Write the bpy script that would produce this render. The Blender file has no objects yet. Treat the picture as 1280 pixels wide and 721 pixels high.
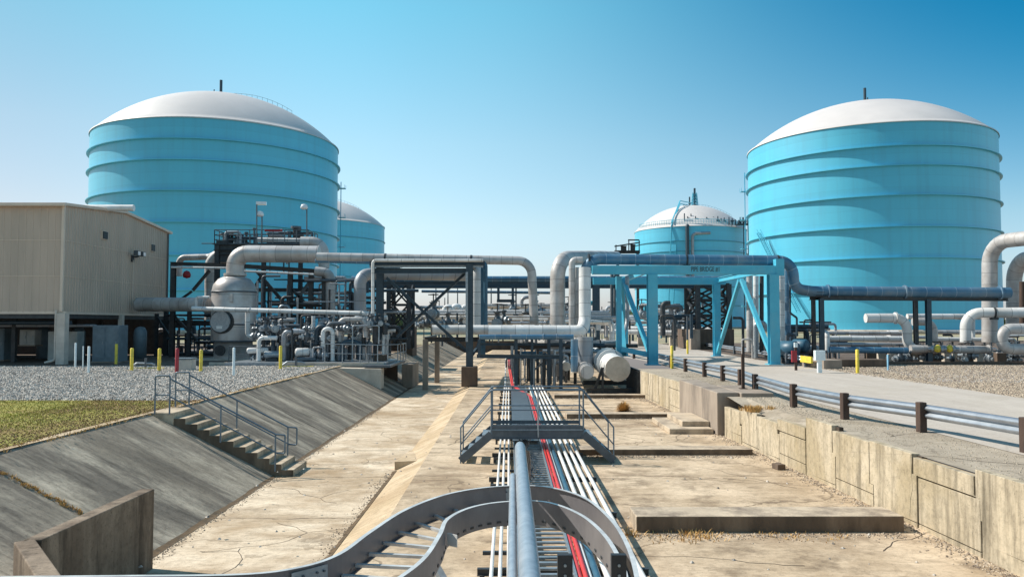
import bpy, bmesh, math, random
from mathutils import Vector, Matrix
random.seed(7)
S = bpy.context.scene
C = S.collection
V = Vector
R = math.radians
# ------------------------------------------------------------------ camera
CAMZ = 2.45
cam = bpy.data.objects.new('camera', bpy.data.cameras.new('camera'))
C.objects.link(cam)
cam.location = (0, 0, CAMZ)
cam.rotation_euler = (R(90 + 2.55), 0, R(-0.23))
cam.data.sensor_width = 36
cam.data.lens = 28.125
cam.data.clip_start = 0.05
cam.data.clip_end = 6000
S.camera = cam
S.render.resolution_x = 1024
S.render.resolution_y = 576
CM = Matrix.Translation(cam.location) @ cam.rotation_euler.to_matrix().to_4x4()
def ray(px, py):
    return (CM.to_3x3() @ V(((px - 640) / 1000, (360.5 - py) / 1000, -1))).normalized()
def W(px, py, Y):                       # the place seen there, Y metres ahead
    d = ray(px, py)
    return V((0, 0, CAMZ)) + d * (Y / d.y)
def G(px, py, z=0.0):                   # the place seen there, at ground height z
    d = ray(px, py)
    return V((0, 0, CAMZ)) + d * ((z - CAMZ) / d.z)
# ------------------------------------------------------------------ materials
def mat(name, c1, c2=None, rough=0.7, metal=0.0, scale=3.0, detail=6, bump=0.0, bscale=None, stretch=(1, 1, 1),
        lo=0.35, hi=0.65, c3=None, s3=0.4, w3=0.5, spec=0.5, coat=0, uvseam=0, seamcol=(.08, .08, .08), seamw=.035, var=(.86, 1.08), seamk=.75):
    m = bpy.data.materials.new(name); m.use_nodes = True
    nt = m.node_tree; N = nt.nodes; L = nt.links
    b = N['Principled BSDF']
    b.inputs['Roughness'].default_value = rough
    b.inputs['Metallic'].default_value = metal
    b.inputs['Specular IOR Level'].default_value = spec
    b.inputs['Coat Weight'].default_value = coat
    b.inputs['Coat Roughness'].default_value = 0.42
    geo = N.new('ShaderNodeNewGeometry')
    mp = N.new('ShaderNodeMapping'); mp.inputs['Scale'].default_value = stretch
    L.new(geo.outputs['Position'], mp.inputs['Vector'])
    def noise(sc, det=detail, rough_=0.6):
        n = N.new('ShaderNodeTexNoise'); n.inputs['Scale'].default_value = sc
        n.inputs['Detail'].default_value = det; n.inputs['Roughness'].default_value = rough_
        L.new(mp.outputs['Vector'], n.inputs['Vector']); return n
    def ramp(fac, a, z):
        r = N.new('ShaderNodeMapRange'); r.inputs['From Min'].default_value = a; r.inputs['From Max'].default_value = z
        L.new(fac, r.inputs['Value']); return r.outputs['Result']
    def mix(fac, A, B, mode='MIX'):
        x = N.new('ShaderNodeMix'); x.data_type = 'RGBA'; x.blend_type = mode
        if isinstance(fac, (int, float)): x.inputs[0].default_value = fac
        else: L.new(fac, x.inputs[0])
        for i, q in ((6, A), (7, B)):
            if isinstance(q, tuple): x.inputs[i].default_value = (*q, 1) if len(q) == 3 else q
            else: L.new(q, x.inputs[i])
        return x.outputs[2]
    c2 = c2 or tuple(v * 0.8 for v in c1)
    n1 = noise(scale)
    col = mix(ramp(n1.outputs['Fac'], lo, hi), c1, c2)
    if c3:
        n3 = noise(s3, 8, 0.65)
        f = N.new('ShaderNodeMath'); f.operation = 'MULTIPLY'; f.inputs[1].default_value = w3
        L.new(ramp(n3.outputs['Fac'], 0.48, 0.66), f.inputs[0])
        col = mix(f.outputs[0], col, c3)
    if uvseam:
        uv = N.new('ShaderNodeUVMap'); sx = N.new('ShaderNodeSeparateXYZ'); L.new(uv.outputs[0], sx.inputs[0])
        d = N.new('ShaderNodeMath'); d.operation = 'DIVIDE'; d.inputs[1].default_value = uvseam; L.new(sx.outputs['Y'], d.inputs[0])
        fr = N.new('ShaderNodeMath'); fr.operation = 'FRACT'; L.new(d.outputs[0], fr.inputs[0])
        lt = N.new('ShaderNodeMath'); lt.operation = 'LESS_THAN'; lt.inputs[1].default_value = seamw; L.new(fr.outputs[0], lt.inputs[0])
        mu = N.new('ShaderNodeMath'); mu.operation = 'MULTIPLY'; mu.inputs[1].default_value = seamk; L.new(lt.outputs[0], mu.inputs[0])
        # every insulation sheet has its own tone
        fl = N.new('ShaderNodeMath'); fl.operation = 'FLOOR'; L.new(d.outputs[0], fl.inputs[0])
        wn = N.new('ShaderNodeTexWhiteNoise'); wn.noise_dimensions = '1D'; L.new(fl.outputs[0], wn.inputs['W'])
        rr = N.new('ShaderNodeMapRange'); rr.inputs['To Min'].default_value = var[0]; rr.inputs['To Max'].default_value = var[1]
        L.new(wn.outputs['Value'], rr.inputs['Value'])
        hs = N.new('ShaderNodeHueSaturation'); L.new(rr.outputs['Result'], hs.inputs['Value']); L.new(col, hs.inputs['Color'])
        col = mix(mu.outputs[0], hs.outputs['Color'], seamcol)
    L.new(col, b.inputs['Base Color'])
    if bump:
        nb = noise(bscale or scale * 6, 8)
        bp = N.new('ShaderNodeBump'); bp.inputs['Strength'].default_value = bump; bp.inputs['Distance'].default_value = .05
        L.new(nb.outputs['Fac'], bp.inputs['Height']); L.new(bp.outputs['Normal'], b.inputs['Normal'])
    m['_n'] = name
    return m
M = {}
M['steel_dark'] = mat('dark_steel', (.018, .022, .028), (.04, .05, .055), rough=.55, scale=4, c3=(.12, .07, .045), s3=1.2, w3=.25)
M['steel_navy'] = mat('navy_steel', (.018, .04, .06), (.03, .06, .085), rough=.5, scale=4)
M['galv'] = mat('galvanised_steel', (.36, .40, .43), (.24, .28, .31), rough=.42, metal=.55, scale=9, bump=.05)
M['galv_grey'] = mat('grey_painted_steel', (.105, .125, .145), (.075, .09, .105), rough=.45, metal=.2, scale=5)
M['tray_grey'] = mat('tray_grey', (.18, .172, .18), (.13, .125, .135), rough=.5, metal=.25, scale=2.2, c3=(.23, .22, .225), s3=.9, w3=.6, bump=.03)
M['tray_lip'] = mat('tray_lip', (.74, .73, .71), (.50, .49, .48), rough=.35, metal=.3, scale=5)
M['insul'] = mat('pipe_insulation', (.50, .49, .48), (.40, .39, .385), rough=.5, metal=.1, scale=1.6, uvseam=.75,
                 c3=(.30, .25, .21), s3=.8, w3=.45, bump=.08, bscale=7)
M['insul_white'] = mat('white_pipe_insulation', (.72, .72, .71), (.60, .61, .61), rough=.45, scale=1.3, uvseam=.8,
                       c3=(.42, .40, .36), s3=.7, w3=.4, bump=.06, bscale=7)
M['insul_blue'] = mat('blue_pipe_insulation', (.055, .15, .25), (.085, .20, .31), rough=.4, metal=.2, scale=1.3, uvseam=.9,
                      c3=(.28, .30, .30), s3=.6, w3=.45, seamcol=(.35, .42, .48), bump=.06, bscale=7)
M['insul_grey'] = mat('grey_blue_pipe_insulation', (.30, .33, .37), (.38, .40, .42), rough=.45, metal=.15, scale=1.2, uvseam=.85,
                      c3=(.24, .18, .15), s3=.6, w3=.5, bump=.08, bscale=7)
M['pipe_white'] = mat('white_pipe_paint', (.80, .79, .77), (.70, .69, .66), rough=.4, scale=3, c3=(.5, .45, .38), s3=1.1, w3=.35)
M['pipe_red'] = mat('red_pipe_paint', (.62, .045, .04), (.50, .04, .04), rough=.45, scale=4)
M['rail_blue'] = mat('blue_grey_rail', (.15, .20, .245), (.11, .15, .19), rough=.4, metal=.3, scale=8)
M['kerb_face'] = mat('shaded_stained_face', (.17, .12, .08), (.09, .065, .045), rough=.9, scale=2.2, stretch=(1, 1, .3), c3=(.30, .22, .15), s3=1.5, w3=.6, bump=.3, bscale=12)  # faces turned from the sun: shade deepened in the colour, plus stains
M['pipe_blue'] = mat('blue_pipe_paint', (.022, .085, .14), (.04, .12, .18), rough=.45, scale=3)
M['teal'] = mat('turquoise_paint', (.08, .45, .60), (.065, .39, .54), rough=.45, scale=1.2, c3=(.22, .42, .46), s3=.7, w3=.3)
M['teal_tank'] = mat('tank_turquoise', (.07, .485, .68), (.062, .455, .655), rough=.5, scale=.10, stretch=(1, 1, .07), c3=(.065, .37, .53), s3=.55, w3=.38, spec=.7, coat=.5, uvseam=2.9, seamw=.03, seamcol=(.04, .30, .44), seamk=.35, var=(.95, 1.03))
M['tank_white'] = mat('tank_dome_white', (.66, .62, .60), (.58, .55, .535), rough=.5, scale=.08, c3=(.62, .58, .56), s3=.2, w3=.5)
M['steel_teal_dark'] = mat('dark_turquoise_paint', (.05, .28, .36), (.04, .22, .30), rough=.45, scale=2)
M['silver'] = mat('vessel_cladding', (.55, .53, .52), (.42, .40, .39), rough=.42, metal=.35, scale=1.1, uvseam=1.1,
                  c3=(.32, .23, .18), s3=.8, w3=.45, bump=.12, bscale=3, seamcol=(.18, .17, .16))
M['galv_pole'] = mat('galvanised_pole', (.40, .46, .52), (.28, .34, .40), rough=.38, metal=.45, scale=14, c3=(.50, .54, .58), s3=5, w3=.5, bump=.08, bscale=60)
M['cladding'] = mat('beige_cladding', (.53, .42, .335), (.47, .375, .30), rough=.5, scale=.5, stretch=(1, 1, .2), c3=(.40, .325, .26), s3=.5, w3=.55)
M['cladding_trim'] = mat('beige_trim', (.68, .56, .45), (.6, .49, .40), rough=.5, scale=1)
M['beige_post'] = mat('beige_post', (.62, .55, .48), (.5, .44, .38), rough=.6, scale=2)
M['cabinet'] = mat('grey_cabinet', (.16, .21, .24), (.11, .15, .18), rough=.5, scale=2)
M['cabinet_light'] = mat('pale_cabinet', (.45, .45, .42), (.34, .35, .33), rough=.5, scale=2)
M['black'] = mat('black_rubber', (.012, .013, .015), (.03, .03, .033), rough=.5, scale=6)
M['yellow'] = mat('yellow_paint', (.78, .60, .06), (.66, .50, .05), rough=.5, scale=6, c3=(.35, .27, .1), s3=3, w3=.5)
M['red'] = mat('red_paint', (.35, .02, .03), (.26, .018, .025), rough=.5, scale=5)
M['white_post'] = mat('white_marker', (.70, .78, .80), (.6, .68, .7), rough=.5, scale=6)
M['blue_marker'] = mat('light_blue_marker', (.25, .50, .68), (.22, .45, .62), rough=.5, scale=6)
M['wood_post'] = mat('brown_post', (.085, .05, .035), (.045, .028, .022), rough=.8, scale=9, stretch=(1, 1, .15), bump=.3)
M['w_beam'] = mat('w_beam_steel', (.40, .43, .47), (.29, .32, .36), rough=.36, metal=.55, scale=3)
M['glass'] = mat('lamp_glass', (.75, .78, .8), (.7, .72, .75), rough=.1, scale=2)
M['conc_block'] = mat('block_concrete', (.34, .28, .225), (.25, .205, .165), rough=.85, scale=1.5, stretch=(1, 1, .4), c3=(.12, .10, .085), s3=.9, w3=.7, bump=.25, bscale=14)
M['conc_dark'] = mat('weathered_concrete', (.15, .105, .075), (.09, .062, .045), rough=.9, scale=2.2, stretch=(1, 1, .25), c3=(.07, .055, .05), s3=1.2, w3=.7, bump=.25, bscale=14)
M['conc_beam'] = mat('kerb_concrete', (.55, .45, .33), (.42, .34, .25), rough=.88, scale=1.6, c3=(.15, .115, .09), s3=1.3, w3=.8, bump=.3, bscale=12)
M['conc_pale'] = mat('pale_concrete', (.56, .50, .42), (.45, .395, .33), rough=.85, scale=1.5, c3=(.28, .23, .18), s3=.8, w3=.6, bump=.2, bscale=14)
M['joint'] = mat('joint_dirt', (.07, .05, .035), (.04, .03, .022), rough=.95, scale=6)
M['dead'] = mat('dead_turf', (.26, .155, .075), (.15, .09, .045), rough=.9, scale=5)
M['silt'] = mat('brown_silt', (.16, .10, .05), (.08, .055, .03), rough=.95, scale=5)
M['crack'] = mat('crack_dirt', (.09, .06, .04), (.05, .035, .025), rough=.95, scale=9)
M['straw'] = mat('dry_grass', (.60, .38, .14), (.42, .25, .085), rough=.8, scale=8)
M['bark'] = mat('tree_bark', (.10, .075, .055), (.07, .05, .04), rough=.9, scale=3)
M['foliage'] = mat('foliage', (.055, .085, .03), (.09, .12, .045), rough=.8, scale=.5)
def conc_nodes(name, light, mid, dark, stain, streak=None, joint=None, crack=.5, dark_amt=.6, seed=0, wet=None, rl=(.38, .62)):
    """weathered concrete: three tones, stains, cracks, joints at world intervals"""
    m = bpy.data.materials.new(name); m.use_nodes = True
    nt = m.node_tree; N = nt.nodes; L = nt.links; b = N['Principled BSDF']
    b.inputs['Roughness'].default_value = .88; b.inputs['Specular IOR Level'].default_value = .25
    geo = N.new('ShaderNodeNewGeometry')
    def mp(sc, loc=(0, 0, 0)):
        k = N.new('ShaderNodeMapping'); k.inputs['Scale'].default_value = sc; k.inputs['Location'].default_value = loc
        L.new(geo.outputs['Position'], k.inputs['Vector']); return k.outputs[0]
    def noise(vec, sc, det=7, ro=.6, dist=0):
        n = N.new('ShaderNodeTexNoise'); n.inputs['Scale'].default_value = sc; n.inputs['Detail'].default_value = det
        n.inputs['Roughness'].default_value = ro; n.inputs['Distortion'].default_value = dist
        L.new(vec, n.inputs['Vector']); return n.outputs['Fac']
    def rng(f, a, z, t0=0., t1=1.):
        r = N.new('ShaderNodeMapRange'); r.inputs['From Min'].default_value = a; r.inputs['From Max'].default_value = z
        r.inputs['To Min'].default_value = t0; r.inputs['To Max'].default_value = t1
        L.new(f, r.inputs['Value']); return r.outputs['Result']
    def mix(f, A, B):
        x = N.new('ShaderNodeMix'); x.data_type = 'RGBA'; L.new(f, x.inputs[0])
        for i, q in ((6, A), (7, B)):
            if isinstance(q, tuple): x.inputs[i].default_value = (*q, 1)
            else: L.new(q, x.inputs[i])
        return x.outputs[2]
    def mth(op, a, bb):
        x = N.new('ShaderNodeMath'); x.operation = op
        for i, q in ((0, a), (1, bb)):
            if isinstance(q, (int, float)): x.inputs[i].default_value = q
            else: L.new(q, x.inputs[i])
        return x.outputs[0]
    st = streak or (1, 1, 1)
    v0 = mp((st[0], st[1], st[2]), (seed, seed * 2, 0)); v1 = mp((1, 1, 1), (seed * 3, 1, 2))
    col = mix(rng(noise(v0, .55, 8, .65, .4), *rl), mid, light)
    col = mix(mth('MULTIPLY', rng(noise(v0, 1.3, 8, .7), .5, .68), dark_amt), col, dark)
    col = mix(mth('MULTIPLY', rng(noise(v1, .33, 6, .6, .8), .5, .66), .7), col, stain)
    fine = noise(v1, 9, 6, .7)
    col = mix(mth('MULTIPLY', rng(fine, .5, .75), .45), col, dark)
    # specks
    col = mix(mth('MULTIPLY', rng(noise(v1, 26, 3, .6), .62, .70), .6), col, dark)
    col = mix(mth('MULTIPLY', rng(noise(mp((.35, 1.2, 1)), 5, 8, .75), .46, .72), .45), col, dark)
    if crack:
        vo = N.new('ShaderNodeTexVoronoi'); vo.feature = 'DISTANCE_TO_EDGE'; vo.inputs['Scale'].default_value = .22
        nd = N.new('ShaderNodeTexNoise'); nd.inputs['Scale'].default_value = .9; nd.inputs['Detail'].default_value = 6; L.new(v1, nd.inputs['Vector'])
        ad = N.new('ShaderNodeVectorMath'); ad.operation = 'ADD'; sc = N.new('ShaderNodeVectorMath'); sc.operation = 'SCALE'; sc.inputs['Scale'].default_value = 1.8
        L.new(nd.outputs['Color'], sc.inputs[0]); L.new(v1, ad.inputs[0]); L.new(sc.outputs[0], ad.inputs[1]); L.new(ad.outputs[0], vo.inputs['Vector'])
        col = mix(mth('MULTIPLY', mth('LESS_THAN', vo.outputs['Distance'], .0075), crack), col, dark)
    if joint:
        sx = N.new('ShaderNodeSeparateXYZ'); L.new(geo.outputs['Position'], sx.inputs[0])
        wob = mth('MULTIPLY', noise(v1, .8, 5, .7), .4)
        for axis, step, off, w in joint:
            t = mth('ADD', mth('ADD', sx.outputs[axis], wob), off)
            fr = mth('FRACT', mth('DIVIDE', t, step), 0)
            f = mth('LESS_THAN', fr, w / step)
            col = mix(mth('MULTIPLY', f, rng(noise(v1, 1.7, 3), .40, .60, .25, 1.)), col, (dark[0] * .35, dark[1] * .33, dark[2] * .3))
            fr2 = mth('ABSOLUTE', mth('SUBTRACT', fr, 0.5 * w / step), 0)
            near = rng(fr2, 0, .28 / step, .45, 0.)
            col = mix(mth('MULTIPLY', near, noise(v1, 2.2)), col, dark)
    L.new(col, b.inputs['Base Color'])
    bp = N.new('ShaderNodeBump'); bp.inputs['Strength'].default_value = .3; bp.inputs['Distance'].default_value = .03
    L.new(fine, bp.inputs['Height']); L.new(bp.outputs['Normal'], b.inputs['Normal'])
    return m
M['wing_conc'] = conc_nodes('wing_wall_concrete', (.30, .235, .175), (.17, .125, .09), (.045, .035, .026), (.12, .085, .06), streak=(2.2, 2.2, .3), crack=0, dark_amt=.9, seed=12)
M['floor'] = conc_nodes('basin_concrete', (.66, .525, .375), (.44, .335, .225), (.14, .10, .066), (.27, .19, .12), joint=[('Y', 4.35, 1.6, .04)], crack=.6, dark_amt=.75)
M['channel'] = conc_nodes('channel_concrete', (.74, .62, .47), (.48, .365, .245), (.16, .115, .075), (.32, .22, .125), joint=[('Y', 4.6, .9, .05)], crack=.4, dark_amt=.4, seed=5)
M['batter'] = conc_nodes('batter_concrete', (.62, .49, .34), (.46, .35, .22), (.19, .13, .08), (.38, .27, .16), crack=0, dark_amt=.4, seed=8)
M['slope'] = conc_nodes('slope_concrete', (.70, .60, .46), (.20, .17, .135), (.06, .05, .04), (.24, .20, .15), streak=(.42, 1.7, .42), joint=[('Y', 7.4, -.2, .07)], crack=0, dark_amt=.75, seed=2, rl=(.43, .72))
M['wall_panel'] = conc_nodes('panel_concrete', (.56, .48, .36), (.45, .375, .265), (.10, .085, .06), (.36, .29, .18), streak=(1.9, 1.9, .16), crack=0, dark_amt=.85, seed=3)
M['shoulder'] = conc_nodes('old_asphalt', (.44, .38, .30), (.36, .305, .24), (.14, .115, .085), (.29, .24, .175), crack=.35, dark_amt=.4, seed=6)
M['road'] = conc_nodes('road_surface', (.50, .45, .395), (.45, .40, .35), (.31, .27, .23), (.42, .37, .31), streak=(1.5, .2, 1), crack=.3, dark_amt=.3, seed=9)
M['step'] = conc_nodes('step_concrete', (.56, .46, .34), (.40, .32, .23), (.12, .095, .07), (.32, .25, .17), crack=0, seed=4)
def gravel_mat(name, a, bcol, c, d):
    m = bpy.data.materials.new(name); m.use_nodes = True
    nt = m.node_tree; N = nt.nodes; L = nt.links; b = N['Principled BSDF']; b.inputs['Roughness'].default_value = .9
    b.inputs['Specular IOR Level'].default_value = .2
    geo = N.new('ShaderNodeNewGeometry')
    vo = N.new('ShaderNodeTexVoronoi'); vo.inputs['Scale'].default_value = 8.5; L.new(geo.outputs['Position'], vo.inputs['Vector'])
    cr = N.new('ShaderNodeValToRGB'); L.new(vo.outputs['Color'], cr.inputs['Fac'])
    e = cr.color_ramp.elements; e[0].color = (*a, 1); e[1].color = (*c, 1); x = e.new(.45); x.color = (*bcol, 1)
    n = N.new('ShaderNodeTexNoise'); n.inputs['Scale'].default_value = .3; n.inputs['Detail'].default_value = 8; L.new(geo.outputs['Position'], n.inputs['Vector'])
    r = N.new('ShaderNodeMapRange'); r.inputs['From Min'].default_value = .5; r.inputs['From Max'].default_value = .68; r.inputs['To Max'].default_value = .7
    L.new(n.outputs['Fac'], r.inputs['Value'])
    mx = N.new('ShaderNodeMix'); mx.data_type = 'RGBA'; L.new(r.outputs[0], mx.inputs[0]); L.new(cr.outputs[0], mx.inputs[6]); mx.inputs[7].default_value = (*d, 1)
    L.new(mx.outputs[2], b.inputs['Base Color'])
    bp = N.new('ShaderNodeBump'); bp.inputs['Strength'].default_value = .9; bp.inputs['Distance'].default_value = .05
    L.new(vo.outputs['Distance'], bp.inputs['Height']); L.new(bp.outputs['Normal'], b.inputs['Normal'])
    return m
M['stone'] = mat('loose_stone', (.60, .545, .48), (.19, .17, .15), rough=.9, scale=7, detail=3, lo=.42, hi=.58)
M['stone_tan'] = mat('tan_stone', (.50, .41, .31), (.17, .13, .10), rough=.9, scale=7, detail=3, lo=.42, hi=.58)
M['gravel'] = gravel_mat('gravel_stones', (.07, .06, .055), (.27, .245, .23), (.62, .59, .56), (.22, .19, .165))
M['gravel_tan'] = gravel_mat('tan_gravel', (.12, .09, .07), (.33, .27, .20), (.55, .46, .36), (.24, .16, .10))
M['turf'] = mat('turf_soil', (.24, .24, .04), (.32, .28, .06), rough=.95, scale=.8, c3=(.20, .11, .045), s3=.35, w3=.9, bump=.6, bscale=30)
M['far_ground'] = mat('far_ground', (.36, .30, .20), (.26, .24, .15), rough=.95, scale=.05, c3=(.13, .15, .06), s3=.02, w3=.9)
M['blade'] = mat('grass_blades', (.36, .34, .045), (.48, .42, .10), rough=.8, scale=.7, c3=(.36, .24, .09), s3=.4, w3=.8)

# ------------------------------------------------------------------ mesh builder
class MB:
    def __init__(s): s.v = []; s.f = []; s.uv = {}; s.mi = []; s.sm = []; s.cur = 0
    def add(s, vs, fs, smooth=False, uvs=None):
        n = len(s.v); s.v += [tuple(q) for q in vs]
        for i, f in enumerate(fs):
            s.f.append(tuple(n + k for k in f)); s.mi.append(s.cur); s.sm.append(smooth)
            if uvs: s.uv[len(s.f) - 1] = uvs[i]
        return s
    def box(s, c, d, rz=0):
        hx, hy, hz = d[0] / 2, d[1] / 2, d[2] / 2
        m = Matrix.Rotation(rz, 3, 'Z')
        vs = [V(c) + m @ V((x * hx, y * hy, z * hz)) for x in (-1, 1) for y in (-1, 1) for z in (-1, 1)]
        return s.add(vs, [(0, 1, 3, 2), (4, 6, 7, 5), (0, 4, 5, 1), (2, 3, 7, 6), (0, 2, 6, 4), (1, 5, 7, 3)])
    def frame(s, a, b, up=V((0, 0, 1))):
        d = (b - a).normalized()
        if abs(d.dot(up)) > .98: up = V((0, 1, 0))
        x = d.cross(up).normalized(); y = x.cross(d).normalized()
        return x, y
    def bar(s, a, b, w, h=None, up=V((0, 0, 1))):
        a = V(a); b = V(b); h = h or w; x, y = s.frame(a, b, up)
        vs = [p + x * (i * w / 2) + y * (j * h / 2) for p in (a, b) for i, j in ((-1, -1), (1, -1), (1, 1), (-1, 1))]
        return s.add(vs, [(3, 2, 1, 0), (4, 5, 6, 7), (0, 1, 5, 4), (1, 2, 6, 5), (2, 3, 7, 6), (3, 0, 4, 7)])
    def ibar(s, a, b, w, h=None, up=V((0, 0, 1))):
        a = V(a); b = V(b); h = h or w; x, y = s.frame(a, b, up); t = max(.012, h * .1)
        s.bar(a + y * (h / 2 - t / 2), b + y * (h / 2 - t / 2), w, t, up)
        s.bar(a - y * (h / 2 - t / 2), b - y * (h / 2 - t / 2), w, t, up)
        return s.bar(a, b, t, h - 2 * t, up)
    def tube(s, pts, r, n=10, caps=True, close=False):
        pts = [V(p) for p in pts]; k = len(pts)
        rs = r if isinstance(r, (list, tuple)) else [r] * k
        vs = []; fs = []; uvs = []; ln = [0]
        for i in range(1, k): ln.append(ln[-1] + (pts[i] - pts[i - 1]).length)
        prev = None
        for i, p in enumerate(pts):
            if close: t = (pts[(i + 1) % k] - pts[i - 1]).normalized()
            else: t = (pts[min(i + 1, k - 1)] - pts[max(i - 1, 0)]).normalized()
            if prev is None:
                u = V((0, 0, 1)) if abs(t.z) < .9 else V((0, 1, 0)); x = t.cross(u).normalized()
            else:
                x = (prev - t * prev.dot(t)).normalized()
            prev = x; y = t.cross(x)
            for j in range(n):
                a = 2 * math.pi * j / n
                vs.append(p + (x * math.cos(a) + y * math.sin(a)) * rs[i])
        rng = k if close else k - 1
        for i in range(rng):
            i2 = (i + 1) % k
            for j in range(n):
                j2 = (j + 1) % n
                fs.append((i * n + j, i * n + j2, i2 * n + j2, i2 * n + j))
                uvs.append(((j / n, ln[i]), ((j + 1) / n, ln[i]), ((j + 1) / n, ln[i2] if i2 else ln[i] + .01), (j / n, ln[i2] if i2 else ln[i] + .01)))
        s.add(vs, fs, True, uvs)
        if caps and not close:
            s.add([vs[j] for j in range(n)], [tuple(range(n - 1, -1, -1))])
            s.add([vs[(k - 1) * n + j] for j in range(n)], [tuple(range(n))])
        return s
    def cyl(s, a, b, r, n=12, r2=None): return s.tube([a, b], [r, r if r2 is None else r2], n)
    def lathe(s, c, prof, n=48, smooth=True, a0=0, a1=2 * math.pi):
        c = V(c); vs = []; fs = []; uvs = []
        full = abs(a1 - a0 - 2 * math.pi) < 1e-6; cols = n if full else n + 1
        for (r, z) in prof:
            for j in range(cols):
                a = a0 + (a1 - a0) * j / n
                vs.append(c + V((r * math.cos(a), r * math.sin(a), z)))
        for i in range(len(prof) - 1):
            for j in range(n):
                j2 = (j + 1) % cols
                fs.append((i * cols + j, i * cols + j2, (i + 1) * cols + j2, (i + 1) * cols + j))
                z0, z1 = prof[i][1], prof[i + 1][1]
                uvs.append(((j / n, z0), ((j + 1) / n, z0), ((j + 1) / n, z1), (j / n, z1)))
        return s.add(vs, fs, smooth, uvs)
    def prism(s, poly, axis_vec):
        """closed polygon (3D points) extruded by a vector"""
        n = len(poly); p = [V(q) for q in poly]; e = V(axis_vec)
        return s.add(p + [q + e for q in p], [tuple(range(n - 1, -1, -1)), tuple(range(n, 2 * n))] + [(i, (i + 1) % n, n + (i + 1) % n, n + i) for i in range(n)])
    def build(s, name, mats, parent=None, bevel=0, fixn=True):
        me = bpy.data.meshes.new(name); me.from_pydata(s.v, [], s.f)
        if not isinstance(mats, (list, tuple)): mats = [mats]
        for m in mats: me.materials.append(m)
        me.polygons.foreach_set('material_index', s.mi)
        me.polygons.foreach_set('use_smooth', s.sm)
        uvl = me.uv_layers.new(name='UVMap')
        if s.uv:
            for i, p in enumerate(me.polygons):
                u = s.uv.get(i)
                if u:
                    for k, li in enumerate(p.loop_indices): uvl.data[li].uv = u[k]
        me.update()
        if fixn and len(s.v) < 60000:
            bm = bmesh.new(); bm.from_mesh(me); bmesh.ops.recalc_face_normals(bm, faces=bm.faces); bm.to_mesh(me); bm.free()
        o = bpy.data.objects.new(name, me); C.objects.link(o)
        if parent: o.parent = parent; o.matrix_parent_inverse = Matrix.Translation(-parent.location)
        if bevel:
            bv = o.modifiers.new('bevel', 'BEVEL'); bv.width = bevel; bv.segments = 2; bv.limit_method = 'ANGLE'
        return o
def tag(o, label=None, cat=None, group=None, kind=None):
    if label: o['label'] = label
    if cat: o['category'] = cat
    if group: o['group'] = group
    if kind: o['kind'] = kind
    return o
def thing(name, label, cat, loc, group=None):
    o = bpy.data.objects.new(name, None); C.objects.link(o); o.location = V(loc); o.empty_display_size = .2
    return tag(o, label, cat, group)
def struct(name, mb, m, **k): return tag(mb.build(name, m, **k), kind='structure')
def copy_tree(o, parent=None, loc=None):
    c = o.copy(); C.objects.link(c)
    if parent: c.parent = parent
    if loc is not None: c.location = loc
    for ch in o.children: copy_tree(ch, c)
    return c
def fillet(pts, r, seg=7):
    pts = [V(p) for p in pts]; out = [pts[0]]
    for i in range(1, len(pts) - 1):
        c = pts[i]; d1 = (c - pts[i - 1]); d2 = (pts[i + 1] - c); l1, l2 = d1.length, d2.length
        d1.normalize(); d2.normalize(); th = d1.angle(d2)
        if th < .03: out.append(c); continue
        t = min(r * math.tan(th / 2), l1 * .48, l2 * .48); rr = t / math.tan(th / 2)
        n = (d2 - d1 * d1.dot(d2)).normalized(); ce = c - d1 * t + n * rr
        for k in range(seg + 1):
            a = th * k / seg
            out.append(ce - n * rr * math.cos(a) + d1 * rr * math.sin(a))
    out.append(pts[-1]); return out
def pipe(label, pts, r, m='insul', bend=None, name='pipe', cat='pipe', n=14, flanges=(), group=None, cap=None, straps=None):
    """a run of pipe; flanges / straps are parts of it"""
    m_ = M[m]; P = [V(p) for p in pts]; path = fillet(P, bend if bend is not None else r * 3)
    # subdivide long straights a little so shading is clean
    if not flanges and not cap and not straps:
        return tag(MB().tube(path, r, n).build(name, m_, fixn=False), label, cat, group)
    root = thing(name, label, cat, P[0], group)
    MB().tube(path, r, n).build('pipe_body', m_, root, fixn=False)
    for (i, t) in flanges:
        a, b = P[i], P[i + 1]; c = a.lerp(b, t); d = (b - a).normalized()
        MB().cyl(c - d * r * .16, c + d * r * .16, r * 1.28, 16).build('flange', m_, root)
    if straps:
        for (i, t) in straps:
            a, b = P[i], P[i + 1]; c = a.lerp(b, t); d = (b - a).normalized()
            q = MB().cyl(c - d * .06, c + d * .06, r * 1.07, 16); q.box(c - V((0, 0, r * 1.15)), (.4, .3, r * .4))
            q.build('pipe_shoe', M['steel_dark'], root)
    if cap:
        for e, mm in cap:
            a, b = (P[0], P[1]) if e == 0 else (P[-1], P[-2]); d = (a - b).normalized()
            MB().cyl(a - d * .03, a + d * r * .12, r * 1.03, 20).build('end_cap', M[mm], root)
    return root
def steel(name, label, cat, members, mk='steel_dark', base=None, group=None, solid=False):
    base = base or members[0][1]
    root = thing(name, label, cat, base, group)
    for k in members:
        kind, a, b, w = k[:4]; h = k[4] if len(k) > 4 and k[4] else w; mm = k[5] if len(k) > 5 else mk
        q = MB()
        if solid or w < .09: q.bar(a, b, w, h)
        else: q.ibar(a, b, w, h)
        q.build(kind, M[mm], root)
    return root
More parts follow.
